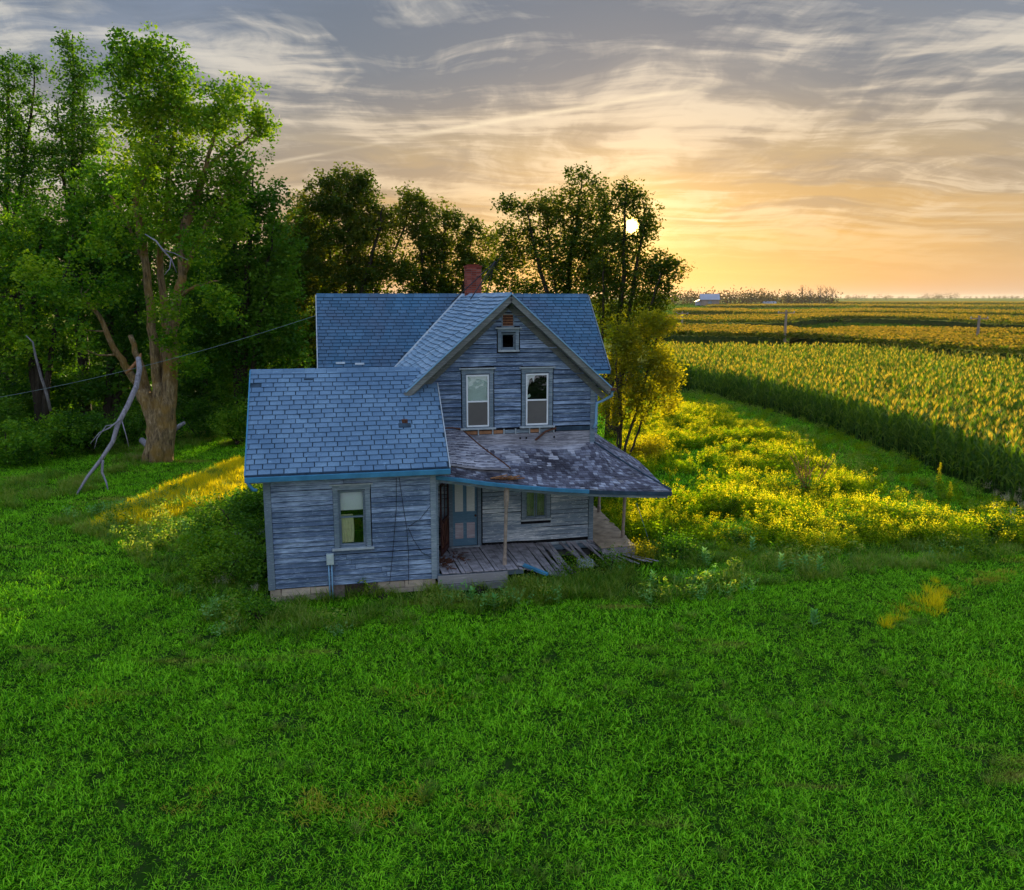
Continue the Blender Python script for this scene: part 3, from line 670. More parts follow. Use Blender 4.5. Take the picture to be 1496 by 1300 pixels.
for a0_,b0_,ax in((V1-.35,9.5,1),):
    mb=MB(); v=a0_
    while v<b0_: mb.prism([(GA-.12,GZ-.09),(GA,GZ+.03),(GA+.12,GZ-.09),(GA,GZ-.01)],1,v,v+.29); v+=.30
    mb.build('ridge_cap',M['tabsgable'],groof)
mb=MB(); u=1.19
while u<10.7: mb.prism([(9.59-.12,GZ-.09),(9.59,GZ+.03+random.uniform(0,.008)),(9.59+.12,GZ-.09),(9.59,GZ-.01)],0,u,u+.29); u+=.30
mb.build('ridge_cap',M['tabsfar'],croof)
for uu,mt_ in((1.18,M['sill']),(10.81,M['trim'])):
    for sg in(-1,1):
        mb=MB(); mb.bar((uu,9.59+sg*2.63,EZ-.06),(uu,9.59,GZ-.06),.03,.13); mb.build('rake_board',mt_,croof)
mb=MB(); mb.box(8.9,10.78,6.86,6.955,EZ-.14,EZ-.04); mb.build('gutter',M['gutter'],croof)
mb=MB(); mb.box(1.2,3.5,6.86,6.955,EZ-.14,EZ-.04); mb.build('gutter',M['gutter'],croof)
vf=V1-.35
for sg,ue in((-1,3.457),(1,9.0)):
    mb=MB(); mb.bar((ue,vf-.015,EZ-.105),(GA,vf-.015,GZ-.105),.025,.17,up=(0,0,1)); mb.build('rake_board',M['rake'],groof)
    mb=MB(); mb.bar((ue-sg*-.0,vf-.03,EZ-.005),(GA,vf-.03,GZ-.002),.05,.03); mb.build('drip_edge',M['conduit'],groof)
    mb=MB(); mb.bar((ue-sg*.05,vf+.17,EZ-.20),(GA,vf+.17,GZ-.185),.33,.03); mb.build('soffit',M['rake'],groof)
    mb=MB(); mb.bar((ue-sg*.10,V1-.03,EZ-.31),(GA,V1-.03,GZ-.30),.045,.15); mb.build('frieze_board',M['rake'],groof)
mb=MB(); mb.box(9.0,9.10,vf+.02,6.9,EZ-.14,EZ-.05); mb.build('gutter',M['gutter'],groof)
mb=MB(); mb.tube([(9.05,vf+.08,EZ-.10),(9.05,vf+.08,EZ-.24),(8.85,V1-.03,EZ-.42),(8.70,V1-.06,EZ-.46),(8.68,V1-.06,4.2),(8.68,V1-.06,3.80),(8.60,V1-.08,3.66)],.04,7); mb.build('downspout',M['conduit'],groof,True)
mb=MB(); mb.box(8.98,9.14,vf-.04,vf+.10,EZ-.10,EZ-.03); mb.build('rusted_gutter_end',M['rust'],groof)
# chimney
chm=MB(); chm.box(6.16,6.66,8.37,8.83,5.9,8.20,.5); ch=chm.build('chimney',M['mortar'],house)
mb=MB(); z=6.6;k=0
while z<8.2:
    for s_ in range(4):
        n=3 if s_%2==0 else 2
        for i in range(n):
            off=(.08 if k%2 else 0)
            if s_==0: mb.box(6.155+i*.168+.004,6.155+(i+1)*.168-.006,8.362,8.372,z,z+.055)
            elif s_==2: mb.box(6.155+i*.168+.004,6.155+(i+1)*.168-.006,8.828,8.838,z,z+.055)
            elif s_==1: mb.box(6.152,6.162,8.372+i*.226+.004,8.372+(i+1)*.226-.006,z,z+.055)
            else: mb.box(6.658,6.668,8.372+i*.226+.004,8.372+(i+1)*.226-.006,z,z+.055)
    z+=.070;k+=1
tag(mb.build('brick_courses',M['brick'],ch),kind='stuff')
mb=MB(); mb.box(6.135,6.685,8.345,8.855,8.20,8.26,.2); mb.box(6.22,6.60,8.42,8.78,8.26,8.30,.0); mb.build('chimney_cap',M['brick'],ch)

# --- porch roof
PE=[(3.97,2.95),(4.6,2.86),(5.2,2.745),(5.87,2.64),(7.02,2.49),(8.2,2.37),(9.2,2.29),(10.19,2.23)]
def peave(u): return float(np.interp(u,[p[0] for p in PE],[p[1] for p in PE]))
VE=.10
def ptop(u,left):
    if left: return 3.72
    return float(np.interp(u,[4.0,4.9,5.6,6.6,7.6,8.62],[3.60,3.50,3.36,3.28,3.24,3.28]))
def S(u,t,left=False):                                       # t=0 at wall, 1 at eave; u measured at the eave
    uw=min(u,8.62)if u<8.62 else 8.62
    ue=u
    U=uw+(ue-uw)*t
    z=ptop(uw,left)*(1-t)+peave(ue)*t-.05*math.sin(math.pi*t)+(.02*math.sin(u*3.1+t*2))
    return np.array([U,V1*(1-t)+VE*t,z])
def surf(name,mat,us,ts,fn,th,parent):
    V=[];F=[];n=len(us);m=len(ts)
    for k in(0,1):
        for u in us:
            for t in ts: p=fn(u,t); V.append((p[0],p[1],p[2]-k*th))
    o=n*m
    for i in range(n-1):
        for j in range(m-1):
            a=i*m+j; F.append((a,a+m,a+m+1,a+1)); F.append((o+a,o+a+1,o+a+m+1,o+a+m))
    for i in range(n-1):
        for j in(0,m-1): a=i*m+j; F.append((a,a+m,a+m+o,a+o))
    for j in range(m-1):
        for i in(0,n-1): a=i*m+j; F.append((a,a+1,a+1+o,a+o))
    return pmesh(name,V,F,mat,parent)
proof=surf('porch_roof',M['sheath'],np.linspace(3.97,8.60,26),np.linspace(0,1,9),lambda u,t:S(u,t)-np.array([0,0,.03]),.05,house)
surf('hip_deck',M['sheath'],np.linspace(8.6,10.19,8),np.linspace(0,1,9),lambda u,t:S(u,t)-np.array([0,0,.03]),.05,proof)
def ub(t): return float(np.interp(t,[0,.3,.72,1],[4.95,5.35,5.98,6.0]))
surf('raised_deck',M['sheath'],np.linspace(0,1,14),np.linspace(0,.74,7),lambda f,t:S(3.97+(ub(t)-3.97)*f,t,True)+np.array([0,0,.03]),.045,proof)
mb=MB(); rows=19
for r in range(rows):
    t1=1-r/rows; t0=max(0,t1-1.35/rows)
    u=3.97
    while u<10.19:
        w_=random.uniform(.09,.16); a=u;b=min(u+w_-.008,10.19); u+=w_
        left= t1<.74 and (a<ub(t1)-.03)
        lift=.035 if left else 0
        um=(a+b)/2
        if not left and t1<.50 and um<8.4:                    # bare, weathered band under the windows
            pb=1.0 if t1<.13 else (.80 if um<6.5 else .22)*(1 if t1<.34 else .55)
            if random.random()<pb: continue
        if random.random()<.025: continue
        p=[]
        tw_=random.uniform(-.01,.01)
        for uu in(a,b):
            for tt,thk in((t1,.024),(t0,.006)):
                q=S(uu,tt,left)+np.array([0,0,lift-.028])
                p+= [q+np.array([0,tw_*.4,0]),q+np.array([0,tw_*.4-.004,thk+tw_*.5+random.uniform(0,.004)])]
        mb.hexa(p)
tag(mb.build('wood_shingles',M['shake'],proof),kind='stuff')
mb=MB(); tt=[i/8*.74 for i in range(9)]; mb.tube([S(ub(t),t,True)+np.array([0,-.01,.03]) for t in tt],.022,5); mb.build('torn_edge',M['rust'],proof)
mb=MB(); mb.tube([S(4.25,.0,True)+np.array([0,-.03,.06]),S(4.7,.0,True)+np.array([0,-.04,.06]),S(5.0,.02,True)+np.array([0,-.03,.05])],.025,5); mb.build('top_flashing',M['rust'],proof)
for k in range(5):
    a=5.55+k*.11; p=S(a,.93); s=MB(); s.bar(p+np.array([-.15,0,.03]),p+np.array([.28,random.uniform(-.1,.1),.05+random.uniform(0,.05)]),.07,.015); s.build('loose_shingle',M['splinter'],proof)
# side plane of the porch roof (catches the sun)
def SS(f,t):                                                 # f along the house side (v), t wall->eave
    va_=1.97+(5.6-1.97)*f
    zt_=3.28+.40*sstep(0,.5,f)
    ve_=VE+(5.9-VE)*f; ze_=2.23+.33*sstep(0,.5,f)+.05*f
    return np.array([8.63+(10.19-8.63)*t,va_*(1-t)+ve_*t,zt_*(1-t)+ze_*t-.03*math.sin(math.pi*t)])
surf('side_deck',M['sheath'],np.linspace(0,1,20),np.linspace(0,1,8),lambda f,t:SS(f,t)-np.array([0,0,.035]),.05,proof)
mb=MB()
for r in range(17):
    t1=1-r/17;t0=max(0,t1-1.35/17); f=0
    while f<1:
        w_=random.uniform(.02,.032);a=f;b=min(f+w_-.0015,1);f+=w_
        if random.random()<.03: continue
        p=[]
        for ff in(a,b):
            for tq,thk in((t1,.024),(t0,.006)):
                q=SS(ff,tq)-np.array([0,0,.03]); p+=[q,q+np.array([0,0,thk+random.uniform(0,.004)])]
        mb.hexa(p)
tag(mb.build('wood_shingles',M['shake'],proof),kind='stuff')
mb=MB(); mb.tube([S(10.19,t)+np.array([0,0,.012]) for t in np.linspace(.02,1,8)],.022,5); mb.build('hip_cap',M['under'],proof)
mb=MB(); us=np.linspace(3.99,7.9,14)
for a,b in zip(us,us[1:]): mb.bar((a,VE-.05,peave(a)-.06),(b+.01,VE-.05,peave(b)-.06),.09,.085)
g=mb.build('gutter',M['gutter'],proof)
mb=MB(); us=np.linspace(7.9,10.19,8)
for a,b in zip(us,us[1:]): mb.bar((a,VE-.01,peave(a)-.075),(b,VE-.01,peave(b)-.075),.04,.10)
mb.build('eave_board',M['under'],proof)
mb=MB(); us=np.linspace(3.99,10.1,18)
for a,b in zip(us,us[1:]): mb.bar((a,VE+.06,peave(a)-.15),(b,VE+.06,peave(b)-.15),.05,.10)
mb.build('porch_beam',M['trim'],proof)
mb=MB(); 
for a,b in zip(np.linspace(0,1,9),np.linspace(0,1,9)[1:]):
    p=SS(a,1);q=SS(b,1); mb.bar(p-np.array([.03,0,.09]),q-np.array([.03,0,.09]),.04,.10)
mb.build('side_beam',M['trim'],proof)
# ceiling of the porch
surf('porch_ceiling',M['trim'],np.linspace(3.99,8.6,14),np.linspace(0,1,4),lambda u,t:np.array([u,V1-.03-(V1-.03-VE-.1)*t,2.60*(1-t)+(peave(u)-.13)*t]),.02,proof)
# posts
def post(p,q,name='porch_post'):
    p=np.array(p);q=np.array(q);mb=MB();d=(q-p)
    rr=[(.0,.055),(.12,.055),(.13,.042),(.60,.045),(.72,.042),(.74,.056),(.80,.060),(.83,.07),(1,.07)]
    mb.tube([p+d*f for f,_ in rr],[r for _,r in rr],8); return mb.build(name,M['postwood'],house)
M['postwood']=simple('post_wood',(.30,.24,.20),.85,.3,9)
post((5.76,.26,.42),(5.80,.16,2.56)); post((9.56,1.98,.42),(9.60,1.93,2.38)); post((9.78,4.80,.42),(9.80,4.80,2.50)); post((8.72,5.6,.42),(8.72,5.6,3.3))
# bracket at the left end: quarter arch
mb=MB(); A=[(4.02+.30*(1-math.cos(q)),2.86-.42*(1-math.sin(q))) for q in np.linspace(0,math.pi/2,9)]
mb.prism([(4.0,2.93)]+[(4.0,2.42)]+A+[(4.34,2.93)],1,.12,.17); mb.build('arch_bracket',M['trim'],house)
mb=MB(); mb.box(4.0,4.06,.06,.16,.40,2.9); mb.build('porch_half_post',M['trim'],house)
# deck
def deck_front():
    d=MB(); d.box(4.0,8.6,V1-.22,V1-.14,.30,.42,.3); d.box(4.0,6.2,.0,.08,.30,.42,.3); d=d.build('porch_deck',M['trim'],house)
    u=4.02
    while u<8.55:
        w_=random.uniform(.075,.095)
        brk=sstep(6.1,7.2,u)
        zf=.455-.10*sstep(5.8,6.6,u)-.33*brk; vf_=-.12+.06*random.random()+1.05*sstep(6.3,8.2,u); lean=(.04+.30*brk)*random.uniform(.5,1.2)-.12
        vb_=V1-.03
        if u>7.2 and random.random()<.30: u+=w_+.03; continue
        if u>6.9: lean+=random.uniform(-.18,.28); vb_-=random.uniform(0,.1)
        lean+=.18
        s=MB(); zb_=.485-.03*brk+random.uniform(-.004,.006)
        P=[]
        for i in(0,1):
            for (v_,z_,l_) in((vf_,zf,lean),(vb_,zb_,0)):
                for k in(0,1): P.append((u+w_*i+l_,v_,z_+.022*k+random.uniform(-.004,.004)))
        s.hexa(P); s.build('floorboard',M['plank'],d)
        u+=w_+random.choice([.006,.008,.012,.03 if random.random()<.4 else .008])
    s=MB(); s.box(4.0,5.75,-.16,-.125,.22,.44); s.build('skirt_board',M['trim2'],d)
    s=MB(); s.box(4.0,5.75,-.20,-.165,-.12,.21); s.build('skirt_board',M['concrete'],d)
    s=MB(); s.box(7.0,8.6,V1-.05,V1-.02,.28,.47); s.build('ledger',M['sill'],d)
    return d
M['trim2']=siding('skirt',(.16,.16,.17),(.26,.25,.26),(.40,.38,.38))
deck=deck_front()
sd=MB(); sd.box(8.66,9.70,1.3,1.36,.30,.44,.3); sd.box(8.66,9.85,5.6,5.7,.3,.44,.3); sd=sd.build('side_deck_frame',M['trim'],house)
v=1.16
while v<5.8:
    s=MB(); j=random.uniform(-.03,.03); e=9.56+.06*v+j
    s.hexa([(x,y,z+random.uniform(-.004,.004)) for x in(8.64,e) for y in(v,v+.118) for z in(.445,.467)]); s.build('floorboard',M['warmplank'] if 'warmplank' in M else M['plank'],sd); v+=.125
s=MB(); s.box(8.66,9.62,1.10,1.135,.22,.44); s.build('skirt_board',M['plank'],sd)
# door
dm=MB(); dm.box(door[0]-.10,door[0],V1-.035,V1-.003,.50,2.45); dm.box(door[1],door[1]+.10,V1-.035,V1-.003,.50,2.45); dm.box(door[0]-.12,door[1]+.12,V1-.04,V1-.003,2.451,2.56)
dr=dm.build('door',M['trim'],house)
s=MB(); s.box(door[0]+.005,door[1]-.005,V1+.03,V1+.07,.51,2.41); s.build('door_leaf',M['doorpaint'] if 'doorpaint' in M else M['gutter'],dr)
M['doorpaint']=siding('door_paint',(.05,.12,.19),(.10,.20,.29),(.20,.31,.40)); dr.children[0].data.materials[0]=M['doorpaint']
M['doorwhite']=siding('door_panel_paint',(.30,.33,.34),(.56,.58,.56),(.74,.76,.72)); M['doorrust']=siding('door_panel_worn',(.18,.10,.09),(.36,.30,.32),(.50,.50,.56))
cx=(door[0]+door[1])/2
for a,b in((door[0]+.07,cx-.05),(cx+.05,door[1]-.07)):
    s=MB(); s.box(a,b,V1+.018,V1+.0295,1.48,2.34); s.build('door_panel',M['doorwhite'],dr)
    s=MB(); s.box(a,b,V1+.018,V1+.0295,.72,1.16); s.build('door_panel',M['doorrust'],dr)
s=MB(); s.tube([(door[1]-.05,V1+.03,1.35),(door[1]-.05,V1-.02,1.35)],.028,8); s.build('door_knob',M['rust'],dr)
s=MB(); s.box(door[0]-.05,door[1]+.05,V1-.13,V1-.036,.495,.525); s.build('threshold',M['sill'],dr)
# open screen door, hinged at the left of the opening and swung out
sdn=empty('screen_door',(0,0,0)); sdn.parent=house
hu,hv=4.55,V1-.10; q=R(249); du,dv=math.cos(q),math.sin(q); W_=.86
def sdp(f,z,o=0): return np.array([hu+du*W_*f-dv*o,hv+dv*W_*f+du*o,z])
def sdbar(f0,z0,f1,z1,w_): 
    s=MB(); s.bar(sdp(f0,z0),sdp(f1,z1),w_,.03,up=(du,dv,.01) if abs(z1-z0)>.3 and abs(f1-f0)<.2 else (0,0,1)); return s
for args in((.04,.55,.04,2.46,.06),(.96,.55,.96,2.46,.06)):
    s=MB(); p=sdp(args[0],args[1]);q2=sdp(args[2],args[3]); s.bar(p,q2,.03,.07,up=(du,dv,0)); s.build('stile',M['screenred'],sdn)
for z,hh in((.62,.16),(1.42,.09),(2.42,.09)):
    s=MB(); s.bar(sdp(.08,z),sdp(.92,z),.028,hh); s.build('rail',M['screenred'],sdn)
s=MB(); s.bar(sdp(.5,.7),sdp(.5,1.38),.02,.03,up=(du,dv,0)); s.bar(sdp(.5,1.46),sdp(.5,2.38),.02,.03,up=(du,dv,0)); s.bar(sdp(.10,1.35),sdp(.48,.72),.015,.03); s.bar(sdp(.90,1.35),sdp(.52,.72),.015,.03); s.build('muntin',M['screenred'],sdn)
s=MB(); s.hexa([sdp(f,z,o) for f in(.08,.92) for o in(-.008,-.006) for z in(.70,1.38)]); s.build('screen_panel',M['rust'],sdn)
# porch window
win=window(*pw,V1,(.11,.10),None,sillext=.02,head=False)
cxp=(pw[0]+pw[1])/2
for a,b in((pw[0]+.02,cxp-.012),(cxp+.012,pw[1]-.02)):
    sash(win,a,b,pw[2]+.012,pw[3]-.02,V1+.02,.028,M['trim']); pane(win,a+.028,b-.028,pw[2]+.04,pw[3]-.048,V1+.03)
cloth('curtain',M['oldcurtain'],win,pw[0]+.03,pw[1]-.03,pw[2]+.03,pw[3]-.16,V1+.10,.012,7)
s=MB(); s.box(pw[0]-.11,pw[1]+.11,V1-.04,V1-.003,pw[3]+.11,2.58); s.build('head_board',M['trim'],win)
# underside of the house
s=MB(); s.box(GL+.1,GR-.02,V1+.02,V1+.14,-.2,.5,.4); s.box(GR-.14,GR-.02,V1+.14,7.3,-.2,.5,.4); s.box(1.55,10.4,7.35,7.45,-.2,.3,.4); s.build('foundation_wall',M['concrete'],house)
# fallen fan of thin boards at the porch corner
for k in range(9):
    a=8.45+k*.07; s=MB(); s.bar((a-.10,1.55,.52-.03*k),(a+.25+.10*k,.75-.03*k,.16+random.uniform(-.05,.05)),.05,.012); s.build('fallen_lath',M['plank'],house)
M['warmplank']=simple('sunlit_side_plank',(.36,.28,.20),.8,.35,5)  # lighter, warmer copy of the porch plank; sunlight put into its colour
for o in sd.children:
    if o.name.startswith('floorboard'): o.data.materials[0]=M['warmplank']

# ================================================================ SMALL THINGS ROUND THE HOUSE
def wthing(name,mb,mat,label,cat,group=None,smooth=False): return tag(mb.build(name,mat,None,smooth),label,cat,group)
# rotten debris on the porch floor
mb=MB()
for k in range(120):
    c=h2w(4.28+random.gauss(0,.10)+(.45 if k%4==0 else 0),.75+random.gauss(0,.22)+(.3 if k%4==0 else 0),.49+random.random()*.05)
    a=random.random()*6.28; L=random.uniform(.02,.10); d=np.array([math.cos(a),math.sin(a),random.uniform(-.2,.4)])*L
    mb.bar(c-d,c+d,random.uniform(.01,.05),.008)
wthing('debris_pile',mb,M['rust'],'heap of rotten brown scraps on the porch floor beside the open screen door','debris')
mb=MB(); P=[h2w(4.3+.36*math.cos(a)*random.uniform(.8,1.1)+.05,1.12+.30*math.sin(a)*random.uniform(.8,1.1),.50) for a in np.linspace(0,6.28,13)[:-1]]
P2=[p+np.array([0,0,.018]) for p in P]; n=len(P); mb.add(P+P2,[tuple(range(n)),tuple(range(n,2*n))]+[(i,(i+1)%n,(i+1)%n+n,i+n) for i in range(n)],.5)
wthing('torn_mat',mb,M['sheath'],'pale torn scrap of lining lying on the porch boards by the door','mat')
mb=MB(); a=onz(762,824,.53);b=onz(800,839,.40); mb.bar(a,b,.10,.06)
c=empty('fallen_downspout',tuple(a)); tag(c,'blue fallen gutter length leaning off the porch into the weeds','gutter'); o=mb.build('pipe',M['gutter'],c); o.location=tuple(-x for x in a)
s=MB(); s.bar(a+np.array([-.10,0,.03]),a+np.array([.06,-.02,.01]),.12,.07); o=s.build('bent_end',M['sheath'],c); o.location=tuple(-x for x in a)
# cinder block
cb=h2w(8.02,.62); cb[2]=.14; e=empty('cinder_block',tuple(cb),HA+R(4)); tag(e,'grey three-hole cinder block lying in the weeds below the broken porch','block')
s=MB(); L,W2,Hh=.40,.19,.20
s.box(-L/2,L/2,-W2/2,W2/2,0,.02)
s.box(-L/2,L/2,-W2/2,-W2/2+.03,.02,Hh);s.box(-L/2,L/2,W2/2-.03,W2/2,.02,Hh)
for x in(-L/2,-L/6-.017+.0,L/6-.013,L/2-.03): s.box(x,x+.03,-W2/2+.03,W2/2-.03,.02,Hh)
s.build('shell',M['sill'],e)
s=MB(); s.box(-L/2+.03,L/2-.03,-W2/2+.03,W2/2-.03,.021,.05); s.build('core_shade',M['dark'],e)  # added near-black slab painting the shade down in the cores
# slab beside the wing
s=MB(); c=onz(372,778,.25); s.box(c[0]-.6,c[0]+.5,c[1]-.35,c[1]+.35,-.1,.28); wthing('concrete_slab',s,M['concrete'],'grey concrete slab half hidden in grass left of the low wing','slab')
# antenna mast on the roof
am=empty('antenna_mast',tuple(h2w(6.0,7.6,GZ))); tag(am,'thin dark tripod antenna mast on the roof ridge right of the brick chimney','antenna')
iw=np.array(am.location); top=at(727,378,iw[1])-iw
for p in((-.35,-1.6,-.25),(.25,-1.9,-.15),(.6,.3,-.2)):
    s=MB(); s.tube([p,tuple(top*.93)],.018,5); s.build('leg',M['wire'],am)
s=MB(); s.tube([tuple(top*.55+np.array([0,0,-.3])),tuple(top*1.15)],.014,5); s.build('mast',M['wire'],am)
s=MB(); s.bar(top+np.array([-.18,0,-.3]),top+np.array([.12,0,-.36]),.012,.012); s.build('crossbar',M['wire'],am)
# guy wire at the right of the porch
s=MB(); s.tube([at(930,735,23.6),at(941,768,23.3),at(951,800,23.0)],.008,5); wthing('guy_wire',s,M['cable'],'thin slack wire slanting into the weeds right of the side porch','wire')
# power line to the back roof gable
a=h2w(1.19,7.3,GZ-1.5);a=at(461,461,27.3); b=at(-60,590,30.5); pts=[a+(b-a)*f+np.array([0,0,-.55*4*f*(1-f)*.5]) for f in np.linspace(0,1,16)]
s=MB(); s.tube(pts,.007,5); wthing('power_cable',s,M['cable'],'long sagging service cable running from the rear gable off to the left','cable')
# tree-side dead limb leaning from the broken stub
def limb(name,label,cat,pts,rads,mat,twigs=(),extra=None):
    e=empty(name,tuple(pts[0])); tag(e,label,cat); o0=np.array(pts[0])
    s=MB(); s.tube([np.array(p)-o0 for p in pts],rads,8); s.build('stem',mat,e,True)
    for tp,tr in twigs:
        s=MB(); s.tube([np.array(p)-o0 for p in tp],tr,5); s.build('twig',mat,e,True)
    if extra: 
        for nm,tp,tr,mt_ in extra: s=MB(); s.tube([np.array(p)-o0 for p in tp],tr,7); s.build(nm,mt_,e,True)
    return e
Yb=30.5
g1=onz(112,722);g2=onz(158,716)
limb('fallen_limb','bare grey broken limb leaning from the big trunk down to the grass','branch',
 [g1,at(128,696,Yb+.2),at(147,672,Yb+.6),at(165,645,Yb+1),at(172,620,Yb+1.4),at(187,592,Yb+1.9),at(199,565,Yb+2.4),at(204,540,Yb+2.8),at(202,522,Yb+3)],
 [.035,.055,.07,.085,.095,.10,.11,.11,.10],M['deadwood'],
 [([at(150,672,Yb+.6),at(149,690,Yb+.5),at(155,704,Yb+.3),g2],[.06,.05,.035,.02]),([at(176,612,Yb+1.4),at(160,625,Yb+1),at(145,632,Yb+.6),at(132,648,Yb+.3)],[.04,.03,.02,.01]),
  ([at(170,620,Yb+1.4),at(155,622,Yb+1),at(142,640,Yb+.8),at(138,655,Yb+.6)],[.03,.02,.015,.01]),([at(178,615,Yb+1.5),at(184,635,Yb+1.3),at(188,652,Yb+1.2)],[.025,.02,.01]),([at(121,705,Yb+.2),at(121,716,Yb+.1)],[.03,.01])],
 [('splintered_end',[at(204,545,Yb+2.8),at(202,528,Yb+3.0),at(206,516,Yb+3.1)],[.12,.10,.03],M['splinter']),('splintered_end',[at(200,528,Yb+3),at(190,540,Yb+2.9),at(184,546,Yb+2.9)],[.06,.08,.03],M['splinter'])])
limb('log','short pale cut log lying in grass left of the big trunk','log',[at(207,643,38),at(214,649,37.6),at(221,655,37.2)],[.14,.15,.15],M['deadwood'])
limb('log','pale slanting log end in the dark brush right of the big trunk','log',[at(255,628,38.5),at(262,622,38.8),at(270,617,39)],[.10,.10,.08],M['deadwood'])

# ================================================================ VEGETATION MESHES
def blades(base,az,L,wd,lean,curl,segs=3,rnd=None):
    """tapered bent blades; arrays of n; returns V,F,A"""
    n=len(L); t=np.linspace(0,1,segs+1); d=np.stack([np.cos(az),np.sin(az),np.zeros(n)],-1); s=np.stack([-np.sin(az),np.cos(az),np.zeros(n)],-1)
    V=np.zeros((n,2*segs+1,3))
    x=np.zeros(n);z=np.zeros(n);px=np.zeros(n);pz=np.zeros(n)
    for i in range(segs+1):
        if i>0:
            a=lean+curl*(t[i]-.5/segs); px=px+np.sin(a)*L/segs; pz=pz+np.cos(a)*L/segs
        c=base+d*px[:,None]+np.array([0,0,1.])*pz[:,None]
        wi=wd*(1-.55*t[i]**1.5)*(.75+.25*min(1,3*t[i]))
        if i<segs: V[:,2*i]=c-s*wi[:,None]/2; V[:,2*i+1]=c+s*wi[:,None]/2
        else: V[:,2*segs]=c
    m=2*segs+1; off=(np.arange(n)*m)[:,None]
    F=[]
    for i in range(segs-1):
        F+= [[2*i,2*i+1,2*i+3],[2*i,2*i+3,2*i+2]]
    F+= [[2*segs-2,2*segs-1,2*segs]]
    F=np.array(F)
    F=(off[:,:,None]+F[None]).reshape(-1,3)
    if rnd is None: rnd=rng.random(n)
    return V.reshape(-1,3),F,np.repeat(rnd,m)
def merge(parts):
    V=[];F=[];A=[];o=0
    for v,f,a in parts: V.append(v);F.append(f+o);A.append(a);o+=len(v)
    return np.concatenate(V),np.concatenate(F),np.concatenate(A)
def clump(n,rad,l0,l1,w_,lean=(.1,.9),curl=(.2,1.3),segs=3):
    r=rad*np.sqrt(rng.random(n)); a=rng.random(n)*6.283; base=np.stack([r*np.cos(a),r*np.sin(a),np.full(n,-.02)],-1)
    return blades(base,rng.random(n)*6.283,rng.uniform(l0,l1,n),rng.uniform(.7,1.3,n)*w_,rng.uniform(*lean,n),rng.uniform(*curl,n),segs)
def leaves_at(P,size,aspect=.55,up=.35,rnd=None):
    """diamond leaves at points P"""
    n=len(P); a=rng.normal(size=(n,3)); a[:,2]*=.6; a/=np.linalg.norm(a,axis=1)[:,None]
    b=rng.normal(size=(n,3)); b[:,2]+=up; b=np.cross(a,b); b/=np.linalg.norm(b,axis=1)[:,None]+1e-9
    s=size*rng.uniform(.6,1.3,n)[:,None]
    V=np.stack([P-a*s*.5,P+b*s*aspect*.5,P+a*s*.5,P-b*s*aspect*.5],1).reshape(-1,3)
    F=np.arange(4*n).reshape(n,4)
    if rnd is None: rnd=rng.random(n)
    return V,F,np.repeat(rnd,4)
def variant(parts_mats):
    """one unlinked mesh object with several materials"""
    V=[];F=[];A=[];mi=[];o=0;mats=[]
    for (v,f,a),m in parts_mats:
        if f.shape[1]==4: f=np.concatenate([f[:,[0,1,2]],f[:,[0,2,3]]])
        V.append(v);F.append(f+o);A.append(a);o+=len(v);mi.append(np.full(len(f),len(mats)));mats.append(m)
    ob=pmesh('plant_form',np.concatenate(V),np.concatenate(F),None,None,np.concatenate(A),link=False)
    for m in mats: ob.data.materials.append(m)
    ob.data.polygons.foreach_set('material_index',np.concatenate(mi).astype(np.int32)); return ob
def scatter(name,P,rot,scl,forms,label=None,cat=None):
    n=len(P); me=bpy.data.meshes.new(name); me.vertices.add(n); me.vertices.foreach_set('co',np.asarray(P,np.float32).ravel())
    for nm,ty,val in(('rotv','FLOAT_VECTOR',rot),('sclf','FLOAT',scl)):
        a=me.attributes.new(nm,ty,'POINT'); a.data.foreach_set('vector' if ty=='FLOAT_VECTOR' else 'value',np.asarray(val,np.float32).ravel())
    me.update(); o=bpy.data.objects.new(name,me); col.objects.link(o)
    ng=bpy.data.node_groups.new(name,'GeometryNodeTree'); ng.interface.new_socket('Geometry',in_out='INPUT',socket_type='NodeSocketGeometry'); ng.interface.new_socket('Geometry',in_out='OUTPUT',socket_type='NodeSocketGeometry')
    nd=ng.nodes; lk=ng.links; gi=nd.new('NodeGroupInput'); go=nd.new('NodeGroupOutput'); ip=nd.new('GeometryNodeInstanceOnPoints'); g2i=nd.new('GeometryNodeGeometryToInstance')
    for f in reversed(forms):
        oi=nd.new('GeometryNodeObjectInfo'); oi.inputs[0].default_value=f; lk.new(oi.outputs['Geometry'],g2i.inputs[0])
    ra=nd.new('GeometryNodeInputNamedAttribute'); ra.data_type='FLOAT_VECTOR'; ra.inputs[0].default_value='rotv'
    sa=nd.new('GeometryNodeInputNamedAttribute'); sa.data_type='FLOAT'; sa.inputs[0].default_value='sclf'
    e2r=nd.new('FunctionNodeEulerToRotation'); lk.new(ra.outputs[0],e2r.inputs[0])
    lk.new(gi.outputs[0],ip.inputs['Points']); lk.new(g2i.outputs[0],ip.inputs['Instance']); ip.inputs['Pick Instance'].default_value=True
    rv=nd.new('FunctionNodeRandomValue'); rv.data_type='INT'
    for s_ in rv.inputs:
        if s_.type=='INT' and s_.name=='Max': s_.default_value=len(forms)-1
        if s_.type=='INT' and s_.name=='Min': s_.default_value=0
    ro=[s_ for s_ in rv.outputs if s_.type=='INT'][0]; lk.new(ro,ip.inputs['Instance Index'])
    lk.new(e2r.outputs[0],ip.inputs['Rotation']); lk.new(sa.outputs[0],ip.inputs['Scale']); lk.new(ip.outputs[0],go.inputs[0])
    md=o.modifiers.new('scatter','NODES'); md.node_group=ng
    tag(o,label,cat,kind='stuff'); return o
